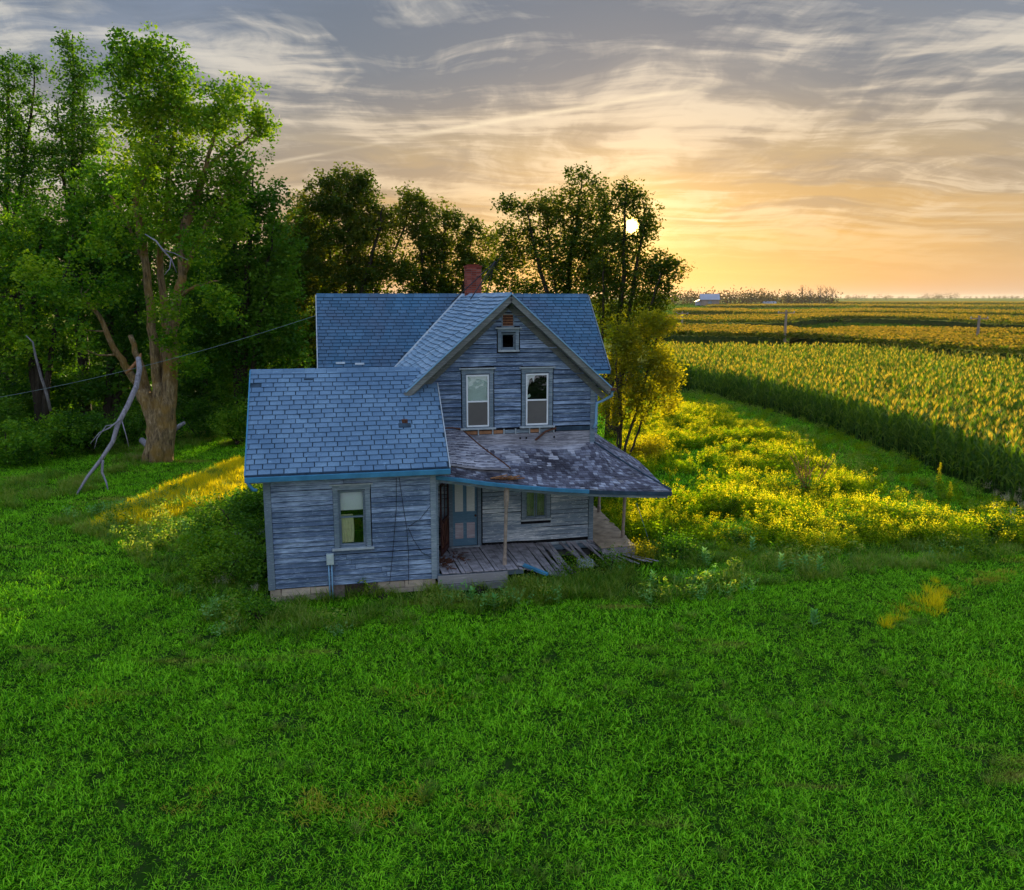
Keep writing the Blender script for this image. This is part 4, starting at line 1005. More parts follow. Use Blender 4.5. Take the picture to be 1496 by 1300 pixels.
def in_house(x,y,m=.0):
    u,v=w2h(x,y)
    return ((u>-.05-m)&(u<WU+m)&(v>-.02-m)&(v<4.85+m))|((u>3.8-m)&(u<GR+m)&(v>-.1-m)&(v<7.4+m))|((u>8.5)&(u<9.75+m)&(v>1.1-m)&(v<5.85+m))|((u>1.45-m)&(u<10.5+m)&(v>7.25-m)&(v<12+m))
def sample(x0,x1,y0,y1,dens,mask=None,fr=2.5):
    n=int((x1-x0)*(y1-y0)*dens); x=rng.uniform(x0,x1,n);y=rng.uniform(y0,y1,n)
    k=(np.abs(x)<.64*y+fr)&~in_house(x,y)
    if mask is not None: k&=mask(x,y)
    x=x[k];y=y[k]; return x,y
def pol(px):                                                 # ground polygon from sighted points
    return np.array([onz(a,b)[:2] for a,b in px])
def inpoly(x,y,P):
    x=np.asarray(x);y=np.asarray(y);c=np.zeros(x.shape,bool);j=len(P)-1
    for i in range(len(P)):
        xi,yi=P[i];xj,yj=P[j]
        k=((yi>y)!=(yj>y))&(x<(xj-xi)*(y-yi)/(yj-yi+1e-12)+xi); c^=k; j=i
    return c
CE_Y=[0,15,27.4,35,48,64.4,79,100]; CE_X=[24.,20.,17.6,17.95,18.3,13.8,15.7,20.]
CE_X=[24.,20.,17.6,18.0,17.4,14.0,14.5,16.]
def corn_edge(y): return np.interp(y,CE_Y,CE_X)
def not_corn(x,y): return x<corn_edge(y)-.1
streak=pol([(95,792),(170,748),(250,712),(362,672),(372,705),(330,735),(260,752),(200,785),(140,815)])
meadow=pol([(868,742),(880,650),(930,606),(1000,600),(1080,612),(1140,645),(1210,690),(1300,728),(1400,748),(1496,765),(1600,800),(1560,814),(1350,800),(1180,815),(1000,802),(900,795)])

# ---- lawn
forms=[variant([(clump(85,.18,.045,.145,.0095,(.1,1.1),(.5,2.2)),M['grass'])]) for _ in range(6)]
def z3(x,y,dz=0): return np.stack([x,y,ground_z(x,y)+dz],-1)
def rots(n,t=.08): return np.stack([rng.normal(0,t,n),rng.normal(0,t,n),rng.random(n)*6.283],-1)
crest_y=lambda x:17.2+3.6*sstep(1.5,8,x)+1.0*sstep(-7,-14,x)
x,y=sample(-18,20,4.5,26,64,lambda x,y:(y<crest_y(x)+1.5)&not_corn(x,y))
sc_=rng.uniform(.6,1.3,len(x))*(.65+.45*vnoise(x,y,.7,2)+.4*vnoise(x,y,3.,5))
scatter('lawn_grass',z3(x,y),rots(len(x)),sc_,forms,'short dense bright green grass of the foreground lawn','grass')
x,y=sample(-34,-3,18,50,28,lambda x,y:(y>=crest_y(x)+1.0))
scatter('lawn_grass',z3(x,y),rots(len(x)),rng.uniform(.9,1.7,len(x)),forms,'softer green grass beyond and left of the farmhouse','grass')
x,y=sample(3,26,20,62,20,lambda x,y:(y>=crest_y(x)+1.0)&not_corn(x,y))
scatter('lawn_grass',z3(x,y),rots(len(x)),rng.uniform(.9,2.0,len(x)),forms,'green grass strip between the yellow meadow and the corn','grass')
M['dull']=leafm('dull_yellow_grass',[(.16,.20,.01),(.32,.33,.02),(.50,.44,.06)],.4,.8,None,.0)
lf=[variant([(clump(46,.16,.06,.15,.010,(.2,1.1),(.4,1.9)),M['dull'])])]
for k_,(pl_,wd_,dn_,lb_) in enumerate([([(60,1168),(200,1175),(330,1178),(430,1160),(560,1160),(660,1150),(760,1165)],.16,9,'long dull yellow streak across the foreground lawn'),([(440,1030),(560,1025),(680,1035)],.14,5,'short faint yellow streak in the middle of the lawn'),
  ([(1300,905),(1390,880),(1496,850)],.16,9,'yellowing strip running right from the yellow grass patch'),([(1330,832),(1496,838)],.12,9,'thin yellowing strip below the meadow at the right'),([(1460,980),(1500,1010),(1540,1040)],.3,8,'yellow patch at the right photo edge'),([(100,1035),(210,1030)],.15,5,'faint yellow patch low on the left lawn')]):
    q=np.array([onz(a,b,-.35)[:2] for a,b in pl_]); L_=np.linalg.norm(np.diff(q,axis=0),axis=1).sum(); n=int(L_*dn_); t=rng.random(n); tt_=np.linspace(0,1,len(q))
    x=np.interp(t,tt_,q[:,0])+rng.normal(0,wd_,n); y=np.interp(t,tt_,q[:,1])+rng.normal(0,wd_,n); k=vnoise(x,y,1.6,k_)>.35; x=x[k];y=y[k]
    scatter('dry_or_sunlit_grass',z3(x,y),rots(len(x)),rng.uniform(1.0,1.7,len(x)),lf,lb_,'grass')
# ---- rough grass
rforms=[variant([(clump(70,.22,.25,.60,.014,(.1,.7),(.4,1.6),4),M['roughgrass'])]) for _ in range(3)]
rough=pol([(60,760),(170,800),(240,860),(330,930),(430,940),(640,905),(850,880),(1000,880),(1180,850),(1496,820),(1496,790),(1180,812),(1000,800),(890,790),(870,830),(640,860),(400,868),(384,780),(384,690),(300,690),(200,740)])
rough2=pol([(0,700),(140,660),(340,625),(350,650),(240,690),(120,720),(0,750)])
x,y=sample(-30,26,15,46,9,lambda x,y:(inpoly(x,y,rough)|(inpoly(x,y,rough2)&(vnoise(x,y,.5,8)>.45)))&not_corn(x,y)&(vnoise(x,y,.8,4)>.22))
scatter('rough_grass',z3(x,y),rots(len(x)),rng.uniform(.45,.95,len(x)),rforms,'long unmown grass and weeds round the base of the farmhouse','grass')
x,y=sample(-18,20,5,24,1.6,lambda x,y:(y<crest_y(x)+1)&not_corn(x,y)&(vnoise(x,y,.9,41)>.45))
scatter('rough_grass',z3(x,y),rots(len(x)),rng.uniform(.25,.5,len(x)),rforms,'scattered taller tufts standing out of the lawn','grass')
# ---- broad-leaved weeds near walls
def weed(h,n,mat,leaf=.07,top=None):
    st=[];base=rng.normal(0,.10,(n,3));base[:,2]=0
    V=[];parts=[]
    az=rng.random(n)*6.28;ln=rng.uniform(.05,.4,n);L=rng.uniform(.7,1.1,n)*h
    st=blades(base,az,L,np.full(n,.012),ln,np.full(n,.3),3)
    P=[];T=[]
    for i in range(n):
        k=int(16*h/.8)+3; f=rng.uniform(.2,1,k); d=np.array([math.cos(az[i]),math.sin(az[i]),0]); a=ln[i]+.15*f
        c=base[i]+d*(np.sin(a)*L[i]*f)[:,None]+np.array([0,0,1])*(np.cos(a)*L[i]*f)[:,None]
        P.append(c+rng.normal(0,.04,(k,3)))
        if top: 
            tip=base[i]+d*math.sin(ln[i]+.2)*L[i]+np.array([0,0,math.cos(ln[i]+.2)*L[i]]); T.append(tip+rng.normal(0,1,(26,3))*np.array([.055,.055,.06]))
    out_=[(st,mat),(leaves_at(np.concatenate(P),leaf,.4),mat)]
    if top: out_.append((leaves_at(np.concatenate(T),.035,.7),top))
    return variant(out_)
gforms=[weed(.75,7,M['meadow'],.085,M['bloom']) for _ in range(2)]+[weed(.62,9,M['meadow'],.09,None) for _ in range(4)]
x,y=sample(2,26,18,62,13,lambda x,y:inpoly(x,y,meadow)&not_corn(x,y)&(vnoise(x,y,.45,6)*.55+vnoise(x,y,1.3,9)*.45>.42))
scatter('goldenrod',z3(x,y),rots(len(x)),rng.uniform(.55,1.15,len(x))*(.75+.5*vnoise(x,y,.5,7)),gforms,'mass of yellow backlit goldenrod filling the meadow right of the house','goldenrod')
x,y=sample(0,8,17,24,30,lambda x,y:inpoly(x,y,pol([(742,862),(775,812),(812,806),(880,800),(935,822),(900,865),(800,885)])))
scatter('rough_grass',z3(x,y),rots(len(x)),rng.uniform(.6,1.0,len(x)),rforms,'tall weeds swallowing the broken end of the porch','grass')
sforms=[variant([(clump(60,.20,.25,.55,.012,(.1,.6),(.2,1.2),3),M['lit_grass'])]) for _ in range(2)]
x,y=sample(-22,-5,20,40,30,lambda x,y:inpoly(x,y,streak)&(vnoise(x,y,1.3,3)>.15+1.0*sstep(26.5,23.5,y)))
scatter('dry_or_sunlit_grass',z3(x,y),rots(len(x)),rng.uniform(.5,1.05,len(x)),sforms,'band of grass left of the house, sunlight put into its golden colour','grass')  # golden blades stand in for the streak of low sun
w2=[weed(.45,9,M['meadow'],.09,None),weed(.6,8,M['roughgrass'],.08,None)]
x,y=sample(6,26,20,62,5,lambda x,y:(~inpoly(x,y,meadow))&not_corn(x,y)&(y>crest_y(x)+1)&(x>6)&(vnoise(x,y,.6,17)>.30))
scatter('weeds',z3(x,y),rots(len(x)),rng.uniform(.4,1.0,len(x)),w2,'green weeds between the meadow and the corn edge','weeds')
wforms=[weed(.5,8,M['roughgrass'],.09) for _ in range(2)]+[weed(.45,7,M['milkweed'],.08)]
x,y=sample(-20,20,15,30,5,lambda x,y:inpoly(x,y,rough)&(vnoise(x,y,.7,12)>.50))
scatter('weeds',z3(x,y),rots(len(x)),rng.uniform(.5,1.2,len(x)),wforms,'dark green broad-leaved weeds along the house front','weeds')

# ---- corn
def corn_form(h):
    st=blades(np.array([[0,0,0.],[0,0,0]]),np.array([0,1.57]),np.array([h,h])*.95,np.array([.035,.035]),np.zeros(2),np.array([.05,.05]),3)
    n=12; f=np.linspace(.12,.86,n); base=np.stack([np.zeros(n),np.zeros(n),f*h],-1); pl=rng.random()*3.14
    az=pl+np.arange(n)*3.14+rng.normal(0,.35,n); lv=blades(base,az,rng.uniform(.55,.85,n)*(1-.3*f),np.full(n,.08),rng.uniform(.25,.6,n)*(1.15-.6*f),rng.uniform(1.2,2.4,n)*(1.2-.8*f),4)
    k=12; tb=np.tile([[0,0,h*.90]],(k,1)); ts=blades(tb,rng.random(k)*6.28,rng.uniform(.20,.34,k),np.full(k,.014),rng.uniform(0,.6,k),rng.uniform(.0,.6,k),2)
    return variant([(st,M['corn']),(lv,M['corn']),(ts,M['tassel'])])
cforms=[corn_form(h) for h in(2.15,2.3,2.05,2.25)]
pts=[]
yy=20.
ROW=.76
# rows run along the field edge
offs=np.arange(0,62,ROW)
for i,o_ in enumerate(offs):
    step=.24 if i<14 else .42
    y=np.arange(18,94.5,step); y=y+rng.uniform(-.07,.07,len(y)); x=corn_edge(y)+.1+o_+rng.normal(0,.05,len(y))
    k=(x<.64*y+2.5)&(y<94-((x-14)*.05)); 
    if i in(7,8): k&=rng.random(len(y))<.35                 # thin row: reads as a dark line
    pts.append(np.stack([x[k],y[k]],-1))
pts=np.concatenate(pts); d=np.hypot(pts[:,0],pts[:,1]); front=np.argsort(d+3*(pts[:,0]-corn_edge(pts[:,1])))
near=pts[front[:300]]; restp=pts[front[300:]]
for i,(x,y) in enumerate(near):
    o=bpy.data.objects.new('corn_plant',cforms[i%4].data); col.objects.link(o); o.location=(x,y,float(ground_z(x,y))-.02); o.rotation_euler=(random.gauss(0,.05),random.gauss(0,.05),random.random()*6.28); s_=random.uniform(.9,1.08); o.scale=(s_,s_,s_)
    tag(o,'tall green tasselled corn plant at the near edge of the cornfield','corn plant','corn plants along the near field edge')
scatter('cornfield',z3(restp[:,0],restp[:,1],-.02),rots(len(restp),.05),rng.uniform(.88,1.08,len(restp)),cforms,'dense rows of ripening corn with golden tassels','cornfield')
# far contour strips of corn
def strip_(fr,bk):
    def res(p,n): 
        p=np.array(p,float); t=np.linspace(0,1,len(p)); q=np.linspace(0,1,n); return np.stack([np.interp(q,t,p[:,0]),np.interp(q,t,p[:,1])],-1)
    n=60;m=7; A=np.array([onz(a,b,2.35)for a,b in res(fr,n)]);B=np.array([onz(a,b,2.35)for a,b in res(bk,n)])
    A[:,1]+= (vnoise(np.arange(n),0*np.arange(n),.5,3)-.5)*A[:,1]*.01
    V=[];F=[]
    for i in range(n):
        for j in range(m):
            f=j/(m-1);p=A[i]*(1-f)+B[i]*f; edge=(1-(abs(2*i/(n-1)-1))**14); zt=p[2]-.15+random.uniform(-.12,.12)-(1-edge)*.9
            V.append((p[0],p[1],zt))
    for i in range(n-1):
        for j in range(m-1): a=i*m+j; F.append((a,a+m,a+m+1,a+1))
    b=len(V)
    for i in range(n): V.append((A[i][0],A[i][1]+random.uniform(-.3,.1),-1.2))
    for i in range(n-1): F.append((i*m,b+i,b+i+1,(i+1)*m))
    c=len(V)
    for i in(0,n-1):
        for j in range(m): p=V[i*m+j]; V.append((p[0],p[1],-1.2))
    for e_,i in enumerate((0,n-1)):
        for j in range(m-1): F.append((i*m+j,i*m+j+1,c+e_*m+j+1,c+e_*m+j))
    b2=len(V)
    for i in range(n): q=V[i*m+m-1]; V.append((q[0],q[1],-1.2))
    for i in range(n-1): F.append((i*m+m-1,(i+1)*m+m-1,b2+i+1,b2+i))
    o=pmesh('corn_strip',V,F,M['strip']); return o
ST=[([(950,488),(1060,490),(1148,491)],[(950,478),(1060,479),(1144,482)],'rounded corn strip ending at the middle utility pole'),
([(1154,488),(1250,496),(1340,503),(1408,510),(1560,520)],[(1154,484),(1250,487),(1340,490),(1408,492),(1560,496)],'long corn strip behind the right utility pole'),
([(1240,486),(1330,488.5),(1560,492)],[(1240,483),(1330,483.5),(1560,485)],'thin corn strip just above the right field road'),
([(940,470),(1050,471.5),(1130,471.5),(1190,466),(1225,463)],[(940,464),(1050,463),(1130,462),(1190,461),(1225,460.5)],'broad golden strip below the left far fields'),
([(1232,464),(1320,465.5),(1400,469),(1560,478)],[(1232,460),(1320,461),(1400,462),(1560,468)],'curving strip across the far right fields'),
([(995,456),(1040,457.3),(1078,457)],[(1000,453),(1040,453),(1078,453.5)],'short rounded strip below the barn'),
([(1082,458),(1200,459),(1275,456)],[(1082,455),(1200,454.5),(1275,453)],'strip right of the short one below the shed'),
([(1282,457),(1400,459),(1560,461.5)],[(1282,453.5),(1400,454.5),(1560,456)],'upper right far strip'),
([(1042,449),(1200,448.5),(1560,451)],[(1042,447),(1200,446.3),(1560,447)],'long strip running from the barn to the right'),
([(1218,444),(1560,444.5)],[(1218,443),(1560,442.8)],'farthest strip under the horizon trees')]
for f,b,l in ST: tag(strip_(f,b),l,'cornfield',kind='stuff')

def patch(sx,sy,h,n,size,mat,mat2=None,k2=0):
    P=np.stack([rng.uniform(-sx,sx,n),rng.uniform(-sy,sy,n),rng.uniform(0,h,n)],-1); ps=[(leaves_at(P,size,.6,.0),mat)]
    if mat2: P=np.stack([rng.uniform(-sx,sx,k2),rng.uniform(-sy,sy,k2),rng.uniform(h*.8,h*1.25,k2)],-1); ps.append((leaves_at(P,size*.8,.5,.0),mat2))
    return variant(ps)
M['fieldcrop']=leafm('field_crop',[(.02,.07,.006),(.04,.11,.008),(.08,.14,.010)],.4,.03,((.15,.12,.02),(.008,.035,.01),.57),.0)
M['fieldgold']=leafm('ripening_crop',[(.16,.13,.02),(.24,.18,.03),(.32,.22,.03)],.4,.03,None,.0)
M['corntop']=leafm('corn_top',[(.035,.07,.008),(.07,.10,.010),(.13,.13,.015)],.5,.03,None,.0)
ff=[patch(2.6,2.6,.5,130,.42,M['fieldcrop']) for _ in range(2)]
n=9000; y=95+np.sqrt(rng.random(n))*560; x=rng.uniform(.05,.68,n)*y+2; k=~((y<108)&(x<30)); x=x[k];y=y[k]
scatter('field_crop',z3(x,y,-.15),rots(len(x),.02),1+y/260,ff,'low golden green crop filling the far fields','crop')
tf=[patch(2.0,2.0,.55,80,.4,M['corntop'],M['fieldgold'],22) for _ in range(2)]
XX=[];YY=[];SS_=[]
for f,b,l in ST:
    A=np.array([onz(a,c_,2.3)[:2] for a,c_ in f]);Bk=np.array([onz(a,c_,2.3)[:2] for a,c_ in b]); n=int(min(1500,max(300,np.linalg.norm(A[-1]-A[0])*4)))
    q=rng.random(n);r_=rng.random(n)*.96+.02; t=np.linspace(0,1,len(A));tb_=np.linspace(0,1,len(Bk))
    a=np.stack([np.interp(q,t,A[:,i]) for i in(0,1)],-1);c_=np.stack([np.interp(q,tb_,Bk[:,i]) for i in(0,1)],-1); m_=a*(1-r_[:,None])+c_*r_[:,None]
    XX.append(m_[:,0]);YY.append(m_[:,1])
XX=np.concatenate(XX);YY=np.concatenate(YY)
scatter('corn_canopy',np.stack([XX,YY,np.full(len(XX),2.05)],-1),rots(len(XX),.02),1+YY/420,tf,'tasselled tops of the far contour corn strips','corn')

# ================================================================ TREES
def culllight(P):
    """keep the gaps in the foliage through which the low sun reaches the grass streak and the meadow"""
    gx=P[:,0]-SD[0]/SD[2]*P[:,2]; gy=P[:,1]-SD[1]/SD[2]*P[:,2]
    k=inpoly(gx,gy,streak)|inpoly(gx-.55,gy,streak)|inpoly(gx+.55,gy,streak)
    k|=inpoly(gx,gy,meadow)&(gx>6.3)&(vnoise(P[:,0],P[:,2],1.2,4)>.35)
    return ~k
def sungap(P,rad):
    c=np.array([0,0,CAMH]); d=P-c; t=d@SD; r=np.linalg.norm(d-t[:,None]*SD,axis=1)/t
    return r>rad*(.8+.5*rng.random(len(P)))
def tree(name,label,stems,blobs,leafmat,barkmat,cat='tree',group=None,per=46,lsize=.19,clr=.55,dens=1.0,gap=0,root=None,light=True,twr=.028,seg=True):
    root_=np.array(stems[0][0][0],float) if root is None else np.array(root,float)
    e=empty(name,tuple(root_)); tag(e,label,cat,group)
    tb=MB(); nodes=[]; nr=[]
    for pts,r0,r1 in stems:
        pts=np.array(pts,float); m=max(2,len(pts)); q=np.linspace(0,m-1,(m-1)*4+1)
        P=np.stack([np.interp(q,np.arange(m),pts[:,k]) for k in range(3)],-1)
        # smooth
        for _ in range(2): P[1:-1]=(P[:-2]+2*P[1:-1]+P[2:])/4
        P[1:-1]+=rng.normal(0,.035,P[1:-1].shape); f=np.linspace(0,1,len(P)); rr=r0+(r1-r0)*f**.8
        tb.tube(P-root_,rr,8); nodes.append(P[len(P)//3:]); nr.append(rr[len(P)//3:])
    nodes=np.concatenate(nodes); nr=np.concatenate(nr)
    C=[]
    for b in blobs:
        c=np.array(b[0],float); r=np.array(b[1],float); vol=r[0]*r[1]*r[2]
        n=max(9,int(dens*10.5*vol**.72))
        d=rng.normal(size=(n,3)); d/=np.linalg.norm(d,axis=1)[:,None]; q=rng.random(n)**.45
        C.append(c+d*q[:,None]*r)
    C=np.concatenate(C); C=C[C[:,2]>.25]
    if light: C=C[culllight(C)]
    k=vnoise(C[:,0]+C[:,1]*.7,C[:,2],.7,31)>.20; C=C[k]
    dd=np.linalg.norm(C[:,None,:]-nodes[None,::3,:],axis=2).min(1); C=C[np.argsort(dd)]
    for c in C:
        dist=np.linalg.norm(nodes-c,axis=1)+.9*np.maximum(0,nodes[:,2]-c[2]+.2); j=int(np.argmin(dist)); p=nodes[j]; L=np.linalg.norm(c-p)
        if L<.15: continue
        mid=(p+c)/2+np.array([0,0,-.10*L])+rng.normal(0,.05*L,3); q1=p*.65+mid*.35; q2=(mid+c)/2
        r0=min(nr[j]*.7,twr*(1+.9*L)); pts=np.array([p,(p+mid)/2+rng.normal(0,.02*L,3),mid,q2,c]); rr=[r0,r0*.8,r0*.6,r0*.42,r0*.22]
        tb.tube(pts-root_,rr,4 if r0<.05 else 6,cap=False)
        nodes=np.concatenate([nodes,pts[2:]]); nr=np.concatenate([nr,rr[2:]])
    tb.build('trunk',barkmat,e,True)
    per=int(per*1.7); lsize*=.84; clr*=.80
    n=len(C); K=per; base=np.repeat(C,K,0); cr=np.repeat(rng.random(n),K)
    ns=max(4,K//7); sd_=rng.normal(size=(n*ns,3)); sd_/=np.linalg.norm(sd_,axis=1)[:,None]
    sd_*=(rng.random((n*ns,1))**.4)*clr*1.75*np.array([1,1,.7])*np.repeat(rng.uniform(.6,1.2,n),ns)[:,None]
    idx=np.repeat(np.arange(n)*ns,K)+rng.integers(0,ns,n*K); off=sd_[idx]+np.clip(rng.normal(size=(n*K,3)),-1.8,1.8)*.115
    P=base+off; keep=P[:,2]>.1
    if light: keep&=culllight(P)
    if gap: keep&=sungap(P,gap)
    P=P[keep]; cr=cr[keep]
    V,F,A=leaves_at(P,lsize,.62,.5,np.clip(cr*.6+rng.random(len(P))*.5-.05,0,1))
    pmesh('crown',V-root_,F,leafmat,e,A)
    return e
def B(px,py,Y,r,ry=None,rd=None):
    c=at(px,py,Y); k=Y/FPX/.98; rx=r*k; return (c,(rx,(rd or rx*.9/ k)*k if rd else rx*.9,(ry or r)*k))
def G(px,py,Y): 
    p=at(px,py,Y); p[2]=float(ground_z(p[0],p[1]))-.1; return p
def T(lst,Y,dY=0): return [at(a,b,Y+dY*i) for i,(a,b) in enumerate(lst)]
# the big many-stemmed tree left
Y=36.2; b0=at(232,668,Y); b0[2]=-.1
tree('maple_tree','tall multi-stemmed tree with ochre bark and bright leaves left of the house',
 [([b0,at(233,640,Y),at(234,605,Y),at(237,585,Y)],.52,.28),
  ([b0+np.array([.34,-.22,0]),at(242,645,Y-.25),at(246,600,Y-.2),at(247,560,Y),at(252,500,Y)],.40,.32),([b0+np.array([-.30,-.25,0]),at(227,640,Y-.3),at(222,605,Y-.25),at(208,570,Y-.1)],.38,.32),([b0+np.array([.05,-.5,0]),at(235,640,Y-.5),at(233,600,Y-.3),at(231,560,Y-.1)],.34,.26),
  ([at(241,610,Y),at(247,560,Y),at(252,500,Y),at(256,440,Y),at(268,400,Y),at(262,350,Y),at(290,300,Y),at(300,250,Y),at(312,200,Y)],.32,.07),
  ([at(232,605,Y),at(230,550,Y),at(222,480,Y),at(216,400,Y),at(205,340,Y),at(196,300,Y),at(220,240,Y),at(235,170,Y),at(230,100,Y)],.25,.05),
  ([at(228,610,Y),at(212,575,Y),at(190,545,Y-.3),at(172,520,Y-.6),at(150,470,Y-1),at(120,430,Y-1.4)],.26,.07),
  ([at(222,600,Y+.3),at(208,540,Y+.5),at(190,490,Y+.8)],.24,.10),
  ([at(242,598,Y+.2),at(238,540,Y+.5),at(244,470,Y+.8),at(232,380,Y+.8),at(246,300,Y+.6),at(250,220,Y+.4),at(262,150,Y)],.24,.06),
  ([at(262,350,Y),at(300,240,Y),at(345,215,Y),at(385,180,Y)],.14,.03),([at(268,400,Y),at(300,330,Y),at(330,290,Y),at(370,240,Y)],.13,.03),
  ([at(216,400,Y),at(180,310,Y),at(160,285,Y)],.08,.03),([at(258,432,Y),at(290,418,Y),at(320,410,Y)],.10,.03)],
 [B(205,80,Y,38),B(245,95,Y,36),B(180,105,Y,30),B(215,130,Y,48),B(265,140,Y,34),B(195,170,Y,36),B(240,185,Y,46),B(280,170,Y,28),B(330,145,Y,36,28),B(362,150,Y,28),B(300,190,Y,34),B(345,190,Y,44,32),B(378,185,Y,22),
  B(195,230,Y,40),B(240,250,Y,44),B(300,260,Y,36),B(345,250,Y,36),B(200,290,Y,36),B(262,300,Y,34),B(320,310,Y,36),B(345,330,Y,26),B(235,340,Y,30),B(290,365,Y-1,30),B(180,330,Y-1,30),
  B(150,360,Y-1.5,34,26),B(110,420,Y-1.8,40,26),B(60,400,Y-2,34,24),B(165,420,Y-1.5,26),B(130,490,Y-1.6,34,22),B(170,505,Y-1.2,18),B(250,455,Y-1,26,22),B(300,430,Y-1,26),B(255,500,Y-.8,20),B(325,450,Y-.8,22),B(280,530,Y-.5,12)],
 M['leaf_big'],M['bark_ochre'],per=46,lsize=.19,clr=.50,dens=1.75)
def simple_tree(name,label,foot,Y,top,blobs,lm,bm,**kw):
    b=at(foot[0],foot[1],Y); b[2]=-.1; n=kw.pop('nst',3); r0=kw.pop('r0',.3); st=[]
    tops=kw.pop('tops',[top])
    for i,tp in enumerate(tops):
        t=at(tp[0],tp[1],Y+random.uniform(-.8,.8)); m1=b+(t-b)*.25+np.array([random.uniform(-.2,.2),0,0]);m2=b+(t-b)*.6+np.array([(t[0]-b[0])*-.12+random.uniform(-.3,.3),random.uniform(-.3,.3),0])
        st.append(([b+(np.array([.12*i,0,0]) if i else 0),m1,m2,b+(t-b)*.85,t],r0*(1-.15*i),.03))
    return tree(name,label,st,[B(*((q[0],q[1],Y+q[3] if len(q)>3 else Y)+(q[2],))) for q in blobs],lm,bm,**kw)
simple_tree('poplar_tree','tall thin ragged tree behind the big one, its tip highest at the far left',(125,640),44,(105,60),
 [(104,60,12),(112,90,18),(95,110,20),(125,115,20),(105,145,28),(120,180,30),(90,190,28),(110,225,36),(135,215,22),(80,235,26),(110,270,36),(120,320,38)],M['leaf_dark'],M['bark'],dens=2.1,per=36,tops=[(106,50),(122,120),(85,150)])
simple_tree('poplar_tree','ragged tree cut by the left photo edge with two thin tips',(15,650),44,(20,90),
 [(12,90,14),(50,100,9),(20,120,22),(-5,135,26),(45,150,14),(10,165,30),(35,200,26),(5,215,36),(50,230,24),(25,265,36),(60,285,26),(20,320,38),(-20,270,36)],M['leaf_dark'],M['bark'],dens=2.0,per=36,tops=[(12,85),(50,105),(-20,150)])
simple_tree('broadleaf_tree','dense mid-green tree filling the far left behind the big trunk',(60,660),41,(60,320),
 [(20,340,48),(70,330,40),(110,340,44),(10,400,46),(60,380,50),(30,450,50),(-20,470,50),(90,440,40),(60,500,44),(10,530,40),(140,300,36),(150,260,28)],M['leaf_wood'],M['bark'],dens=1.35,per=46,lsize=.22,tops=[(60,310),(20,350),(110,330)])
simple_tree('broadleaf_tree','dark tree between the big trunk and the left woods',(160,655),43,(170,300),
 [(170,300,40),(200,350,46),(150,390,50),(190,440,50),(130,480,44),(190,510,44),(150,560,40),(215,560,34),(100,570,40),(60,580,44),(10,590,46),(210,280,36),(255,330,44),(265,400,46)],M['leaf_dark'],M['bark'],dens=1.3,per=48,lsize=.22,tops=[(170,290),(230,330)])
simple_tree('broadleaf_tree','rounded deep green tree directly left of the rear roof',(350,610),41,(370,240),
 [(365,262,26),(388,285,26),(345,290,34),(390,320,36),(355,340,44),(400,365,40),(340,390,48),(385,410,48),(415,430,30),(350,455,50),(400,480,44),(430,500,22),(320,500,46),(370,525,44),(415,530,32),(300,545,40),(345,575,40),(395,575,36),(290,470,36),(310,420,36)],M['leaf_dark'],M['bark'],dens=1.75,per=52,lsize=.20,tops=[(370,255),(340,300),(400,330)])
for px_,lb_ in ((-60,'dark tree deep in the woods at the far left edge'),(60,'dark tree deep in the woods behind the pale snag'),(185,'dark tree deep in the woods behind the big trunk'),(330,'dark tree deep in the woods right of the big trunk'),(430,'dark tree deep in the woods beside the rear roof')):
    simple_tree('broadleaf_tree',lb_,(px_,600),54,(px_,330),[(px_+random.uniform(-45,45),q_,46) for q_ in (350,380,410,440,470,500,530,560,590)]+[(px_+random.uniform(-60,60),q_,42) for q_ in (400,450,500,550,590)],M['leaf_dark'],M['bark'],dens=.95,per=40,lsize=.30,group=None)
simple_tree('oak_tree','large dark tree behind the rear roof, its crown highest left of the chimney',(510,600),49,(510,250),
 [(505,262,22),(480,272,22),(532,272,24),(460,300,26),(500,300,34),(550,300,28),(440,335,28),(480,345,38),(530,345,38),(575,335,26),(435,380,34),(480,395,40),(535,400,42),(585,385,32),(440,425,34),(490,450,40),(545,450,40),(450,480,34),(430,520,28),(595,290,16),(610,300,18),(608,330,26)],M['leaf_back'],M['bark'],dens=2.5,per=44,lsize=.21,twr=.034,tops=[(508,262),(470,300),(560,300),(600,300)],nst=4,r0=.42)
simple_tree('oak_tree','lower dark tree just left of and behind the chimney',(650,600),51,(650,310),
 [(650,318,20),(628,340,26),(672,340,22),(695,340,12),(640,372,34),(680,380,28),(610,400,30),(655,415,36),(700,400,22),(620,445,34),(680,440,30),(712,350,12),(715,380,14)],M['leaf_back'],M['bark'],dens=2.4,per=42,lsize=.21,tops=[(650,310),(690,340),(610,340)],r0=.34)
simple_tree('ash_tree','tall dark airy tree behind the right half of the roof',(820,600),45,(850,260),
 [(850,265,18),(828,280,16),(872,285,16),(765,305,20),(800,305,24),(840,310,30),(755,335,24),(790,345,34),(840,350,36),(880,345,22),(745,375,24),(785,390,38),(835,395,36),(870,400,22),(760,425,28),(815,435,34),(742,300,9),(728,400,24),(722,440,24),(738,355,18),(880,320,16),(865,365,26),(880,410,26)],M['leaf_back'],M['bark'],dens=2.3,per=40,lsize=.19,tops=[(850,258),(770,300),(885,300),(800,310)],r0=.32)
